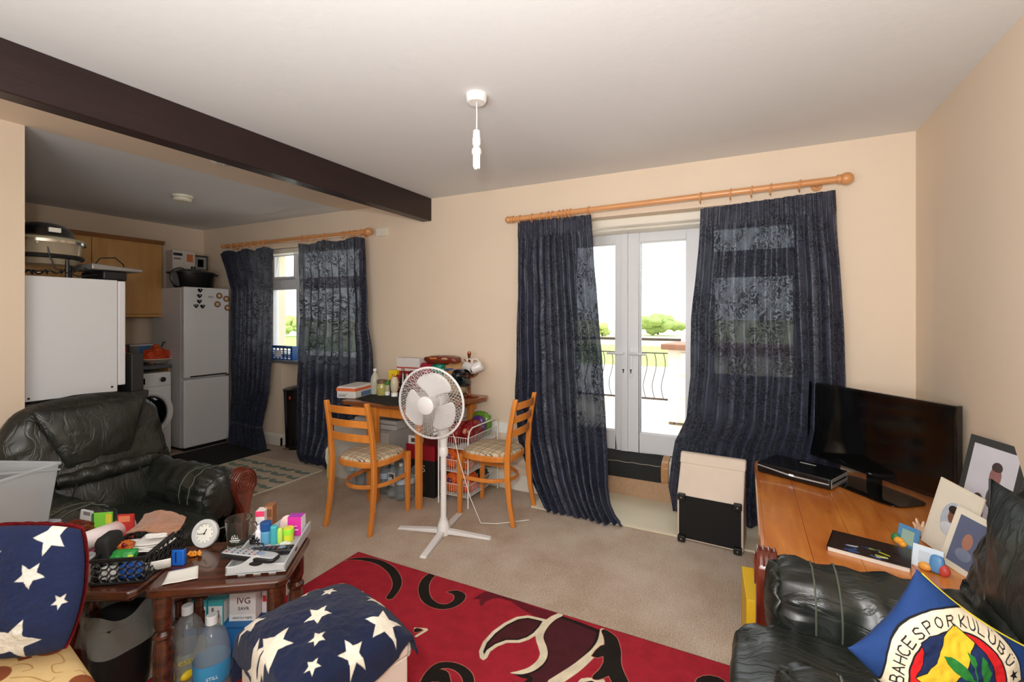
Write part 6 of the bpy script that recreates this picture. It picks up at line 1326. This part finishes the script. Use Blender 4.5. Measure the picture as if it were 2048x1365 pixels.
# ---------------------------------------------------------------- storage cube and star blanket
oc = Vector((-1.125, .989, 0)); orz = R(-15.5); OW, OD, OH = .374, .332, .42
ot = thing('storage_cube', 'plain cream storage cube in the foreground under the star blanket', 'stool', oc, orz)
MB().box(-OW/2, OW/2, -OD/2, OD/2, 0, OH-.035).build('body', m_((214, 200, 186), .6, var=.03), ot, bevel=.005, smooth=False)
MB().box(-OW/2-.003, OW/2+.003, -OD/2-.003, OD/2+.003, OH-.034, OH).build('lid', m_((216, 202, 188), .6, var=.03), ot, bevel=.008, seg=3)
bl = thing('star_blanket', 'navy fleece blanket with cream stars folded over the cream cube', 'blanket', oc, orz)
us_, vs_ = np.linspace(0, 1, 260), np.linspace(0, 1, 240)
def clothpt(u, v):
    t_ = (-OD/2-.055)+(OD+.055+.045)*v
    tt_ = min(max((t_+OD/2)/OD, 0), 1)
    s0 = -OW/2-.035-.10*(1-tt_)**2; s1 = OW/2+.10-.085*tt_
    return s0+(s1-s0)*u, t_
def blf(u, v):
    s, t_ = clothpt(u, v)
    hx, hy = OW/2+.006, OD/2+.006
    ox, oy = max(0, abs(s)-hx), max(0, abs(t_)-hy)
    x_, y_ = max(-hx, min(hx, s)), max(-hy, min(hy, t_))
    ro = .02
    bul = .085*(max(0, 1-(abs(s)/(hx+.02))**2.8)*max(0, 1-(abs(t_)/(hy+.015))**2.8))**.55
    z_ = OH+.012+bul-ox-oy*.95
    x_ += math.copysign(.004+.012*(1-math.exp(-ox*60)), s)*(ox > 0); y_ += math.copysign(.004+.012*(1-math.exp(-oy*60)), t_)*(oy > 0)
    n_ = .006*fract((s*1, t_*1, .3), 9, 3)+.004*math.sin(t_*38+s*22+1)*(.5+.5*math.sin(s*9))
    return (x_+(.5*n_ if ox > 0 else 0), y_+(.5*n_ if oy > 0 else 0), z_+n_*(1 if ox+oy == 0 else .2))
S_ = np.array([clothpt(u, v) for v in vs_ for u in us_]); ds = np.full(len(S_), 1e9); rot = Matrix.Rotation(-orz, 3, 'Z')
for px, py, rp_, ro, sx in ((546, 1284, 29, .15, 1), (636, 1239, 20, .2, 1), (635, 1282, 13, -.1, 1), (705, 1290, 21, .1, 1), (768, 1240, 29, 3.3, 1), (658, 1188, 12, .3, 1), (625, 1346, 12, .2, 1), (503, 1229, 19, .3, 1), (757, 1187, 22, .5, 1), (603, 1176, 26, .5, 1), (681, 1143, 12, .2, 1), (738, 1154, 18, .4, 1), (527, 1318, 11, .1, 1), (700, 1350, 14, .4, 1), (500, 1285, 22, .4, 1)):
    p = at(px, py, z=.505-.03*(py > 1300)); q = rot@(p-oc); r_ = rp_*1.12*(p-Vector((0, 0, CH))).length/928/1.05
    ds = np.minimum(ds, poly_sdf(S_, star(q.x, q.y, r_, ro-orz, .45)))
o = rawgrid('blanket_cloth', None, blf, us_, vs_, bl); attrs(o, {'star': ds}); o.data.materials.append(sdfmat((20, 28, 55), [('star', (218, 208, 190))], var=.25, scale=7, bump=.4, bscale=380, sheen=.08, soft=.0012)); md = o.modifiers.new('s', 'SOLIDIFY'); md.thickness = .006
c_ = rot@(at(812, 1283, d=1.40)-oc)
MB().sell((c_.x-.004, c_.y-.012, .40), (.014, .03, .034), (.8, .8), 24, 16, lambda p, u: p+Vector(u)*(.006*fract(p, 30, 4))).build('turned_corner', pm((216, 210, 200), .9, var=.1, bump=.5, bscale=90), bl)
# ---------------------------------------------------------------- clear drawer tower and mesh tray at the left edge
tw = thing('drawer_tower', 'translucent plastic storage boxes stacked at the left edge beside the armchair', 'storage box', (-2.42, .60, 0), R(24))
m_tl = pm((196, 200, 204), .2, alpha=.42, var=.03)
for z0, z1, cl in ((0, .34, m_tl), (.35, .62, pm((150, 156, 164), .3, alpha=.95)), (.63, .84, m_tl)):
    MB().add([(-.16, -.13, z0), (.14, -.13, z0), (.14, .13, z0), (-.16, .13, z0), (-.18, -.15, z1), (.16, -.15, z1), (.16, .15, z1), (-.18, .15, z1)], [(3, 2, 1, 0), (0, 1, 5, 4), (1, 2, 6, 5), (2, 3, 7, 6), (3, 0, 4, 7)]).build('box', cl, tw, smooth=False, solid=.003)
    MB().tube([(-.182, -.152, z1), (.162, -.152, z1), (.162, .152, z1), (-.182, .152, z1)], .007, 6, closed=True).build('rim', m_tl, tw)
MB().at((0, 0, .85), 0, R(-14)).box(-.185, .165, -.15, .16, 0, .008).build('lid', m_tl, tw, bevel=.003, smooth=False)
MB().box(-.14, .12, -.11, .11, .64, .76).build('brown_contents', m_((168, 146, 128), .8, var=.1), tw, smooth=False); MB().cyl((.06, -.114, .74), (.06, -.118, .74), .04).build('round_print', m_((110, 40, 36), .5, var=.4, scale=60), tw)
msh = thing('mesh_tray', 'black wire mesh tray at the left edge above the star cushion', 'tray', (-1.96, .47, 0), R(24))
m = MB(); z0, z1 = .69, .775
for k in range(22): x_ = -.14+.21*k/21; m.tube([(x_, 0, z0), (x_, 0, z1)], .0016, 4)
for k in range(11): z_ = z0+(z1-z0)*k/10; m.tube([(-.14, 0, z_), (.07, 0, z_)], .0016, 4)
m.build('wire_mesh', m_black, msh); MB().tube([(-.14, 0, z0), (.07, 0, z0), (.072, 0, z1-.01), (.062, 0, z1), (-.14, 0, z1)], .005, 6, closed=True).build('rim', m_black, msh); MB().box(-.14, -.12, .0, .02, 0, z0).build('stand', m_black, msh, smooth=False)
# ---------------------------------------------------------------- crest cushion on the green armchair
def crest():
    DD = .98; C = at(1885, 1345, d=DD); vd = (C-Vector((0, 0, CH))).normalized(); rt = Vector((CS, SN, 0)); rt = (rt-vd*rt.dot(vd)).normalized(); up = rt.cross(vd).normalized()
    nrm = Vector((SN, -CS, .10)).normalized(); rt = Vector((CS, SN, 0)); up = nrm.cross(rt).normalized()
    t = thing('crest_cushion', 'blue cushion with a yellow, red and green club crest on the green armchair', 'cushion', C)
    t.rotation_euler = Matrix((rt, up, nrm)).transposed().to_euler(); t.scale = (DD/1.1,)*3
    us = np.linspace(-1, 1, 330); vs = np.linspace(-1, 1, 330)
    ca, sa = math.cos(R(-35)), math.sin(R(-35)); HS = .168
    def ab(u, v):
        k = 1-.10*(1-abs(u)**2)*(v*v)-.0; k2 = 1-.10*(1-abs(v)**2)*(u*u)
        x, y = u*HS*k2, v*HS*k; w_ = ((1-u)/2*(1-v)/2)**1.6; return x*ca-y*sa+.012*w_, x*sa+y*ca+.095*w_
    AB = np.array([ab(u, v) for v in vs for u in us])
    def fz(u, v, s): 
        r4 = (max(0, 1-abs(u)**2.4)*max(0, 1-abs(v)**2.4))**.5; a, b = ab(u, v)
        return s*.048*r4+.006*fract((a, b, s), 9, 4)*r4
    def g(*p): return [((x-1141)/4691, -(y-1196)/4691) for x, y in p]
    def st(pts, w): q, ww = smooth_line(g(*pts), [w/4691]*len(pts), 4); return line_sdf(AB, q, ww)
    r = np.sqrt((AB**2).sum(1)); L_ = []
    L_.append(('c0', r-.161)); L_.append(('c1', r-.157)); L_.append(('c2', r-.114)); L_.append(('c3', r-.110))
    nav = np.minimum(poly_sdf(AB, g((1150, 665), (1030, 690), (860, 720), (780, 790), (800, 900), (780, 1000), (690, 1130), (800, 1085), (920, 985), (960, 870), (1010, 730))), poly_sdf(AB, g((1350, 785), (1430, 880), (1500, 1010), (1540, 1180), (1535, 1330), (1440, 1500), (1240, 1640), (1060, 1640), (900, 1500), (850, 1330), (960, 1280), (1060, 1200), (1150, 1110), (1230, 1000), (1280, 870))))
    yel = poly_sdf(AB, g((1165, 610), (1350, 785), (1280, 860), (1225, 1000), (1140, 1110), (1050, 1205), (905, 1275), (780, 1210), (685, 1135), (800, 1088), (920, 985), (955, 880), (1015, 720)))
    L_ += [('navo', nav-.0022), ('nav', nav), ('yelo', yel-.0022), ('yel', yel)]
    lf = [g((985, 905), (1050, 910), (1100, 930), (1190, 1000), (1250, 1080), (1280, 1160), (1240, 1155), (1180, 1135), (1080, 1060), (1020, 985)), g((1240, 860), (1310, 915), (1322, 980), (1290, 1025), (1255, 965)), g((1390, 905), (1440, 960), (1460, 1030), (1495, 1085), (1450, 1180), (1400, 1215), (1365, 1090), (1368, 990)), g((1005, 1215), (1100, 1195), (1160, 1220), (1110, 1268), (1050, 1250)), g((1110, 1310), (1180, 1265), (1280, 1262), (1350, 1290), (1300, 1340), (1180, 1350)), g((1420, 1300), (1480, 1330), (1500, 1420), (1430, 1380))]
    grn = np.minimum.reduce([poly_sdf(AB, q) for q in lf]+[st(((1295, 1000), (1305, 1090), (1312, 1175)), 14), st(((1250, 1130), (1320, 1180), (1385, 1250), (1440, 1330)), 18), st(((1150, 1218), (1230, 1205), (1300, 1188)), 12), st(((1420, 1200), (1405, 1240), (1380, 1300), (1300, 1420)), 16)])
    L_.append(('grn', grn))
    # stroke letters: (glyph polylines in a unit box, x right, y up)
    G = {'E': [[(1, 1), (0, 1), (0, 0), (1, 0)], [(0, .5), (.8, .5)]], 'R': [[(0, 0), (0, 1), (.8, 1), (1, .8), (.8, .55), (0, .55)], [(.5, .55), (1, 0)]], 'B': [[(0, 0), (0, 1), (.75, 1), (.95, .8), (.75, .54), (0, .54)], [(.75, .54), (1, .3), (.8, 0), (0, 0)]],
         'A': [[(0, 0), (.5, 1), (1, 0)], [(.2, .38), (.8, .38)]], 'H': [[(0, 0), (0, 1)], [(1, 0), (1, 1)], [(0, .5), (1, .5)]], 'C': [[(1, .85), (.7, 1), (.2, .95), (0, .6), (0, .35), (.25, .03), (.7, 0), (1, .15)]], 'S': [[(1, .85), (.6, 1), (.1, .9), (.05, .65), (.9, .4), (.95, .15), (.5, 0), (0, .12)]],
         'P': [[(0, 0), (0, 1), (.8, 1), (1, .78), (.8, .5), (0, .5)]], 'O': [[(.5, 0), (.1, .2), (0, .5), (.1, .8), (.5, 1), (.9, .8), (1, .5), (.9, .2), (.5, 0)]], 'K': [[(0, 0), (0, 1)], [(1, 1), (0, .45), (1, 0)]], 'U': [[(0, 1), (0, .25), (.3, 0), (.7, 0), (1, .25), (1, 1)]], 'L': [[(0, 1), (0, 0), (1, 0)]]}
    G['Ü'] = G['U']+[[(.25, 1.25), (.27, 1.25)], [(.73, 1.25), (.75, 1.25)]]; G['N'] = [[(0, 0), (0, 1), (1, 0), (1, 1)]]; G['F'] = [[(0, 0), (0, 1), (1, 1)], [(0, .55), (.8, .55)]]
    txt = np.full(len(AB), 1e9)
    for ch, deg in (('K', 77), ('U', 66), ('L', 55.5), ('Ü', 44), ('B', 33), ('Ü', 21), ('R', 91), ('O', 103), ('P', 115), ('S', 127), ('E', 140), ('C', 150), ('H', 159), ('A', 168.5), ('B', 178), ('R', 188), ('E', 198), ('N', 208), ('E', 218), ('F', 228)):
        th = R(deg); rb_, h_, w_ = .122, .022, .0155; t0 = Vector((math.sin(th), -math.cos(th))); rd_ = Vector((math.cos(th), math.sin(th)))
        for pl in G[ch]:
            q = [tuple(rd_*(rb_+h_*y)+t0*(w_*(x-.5))) for x, y in pl]; txt = np.minimum(txt, line_sdf(AB, q, .0032))
    txt = np.minimum(txt, poly_sdf(AB, star(.135*math.cos(R(6)), .135*math.sin(R(6)), .0145, .3, .4))); L_.append(('txt', txt))
    def fn(s): return lambda u, v: (*ab(u, v), fz(u, v, s))
    o = rawgrid('cushion_front', None, fn(1), us, vs, t); attrs(o, dict(L_))
    nv_, bk_, cr_, rd_c, ye, gn = (30, 58, 110), (22, 22, 28), (222, 208, 182), (200, 30, 34), (216, 180, 48), (40, 118, 50)
    o.data.materials.append(sdfmat(nv_, [('c0', bk_), ('c1', cr_), ('c2', bk_), ('c3', rd_c), ('navo', bk_), ('nav', (28, 42, 80)), ('yelo', bk_), ('yel', ye), ('grn', gn), ('txt', bk_)], rough=.8, var=.06, scale=20, bump=.15, bscale=500, soft=.0007))
    rawgrid('cushion_back', pm(nv_, .8, var=.1), fn(-1), np.linspace(-1, 1, 80), np.linspace(-1, 1, 80), t)
    eg = [fn(0)(u, v) for u, v in [(x, 1) for x in np.linspace(-.9, .98, 30)]+[(1, y) for y in np.linspace(.95, -.98, 30)]]
    MB().tube(eg, .003, 6).build('yellow_piping', m_((226, 206, 50), .6), t)
crest()
# text objects become plain meshes so that every word is a part of its own
bpy.context.view_layer.update(); dg = bpy.context.evaluated_depsgraph_get()
for o in [o for o in COL.objects if o.type == 'FONT']:
    me = bpy.data.meshes.new_from_object(o.evaluated_get(dg)); n = bpy.data.objects.new('lettering', me); COL.objects.link(n)
    n.parent = o.parent; n.matrix_local = o.matrix_local.copy(); cu_ = o.data; bpy.data.objects.remove(o)
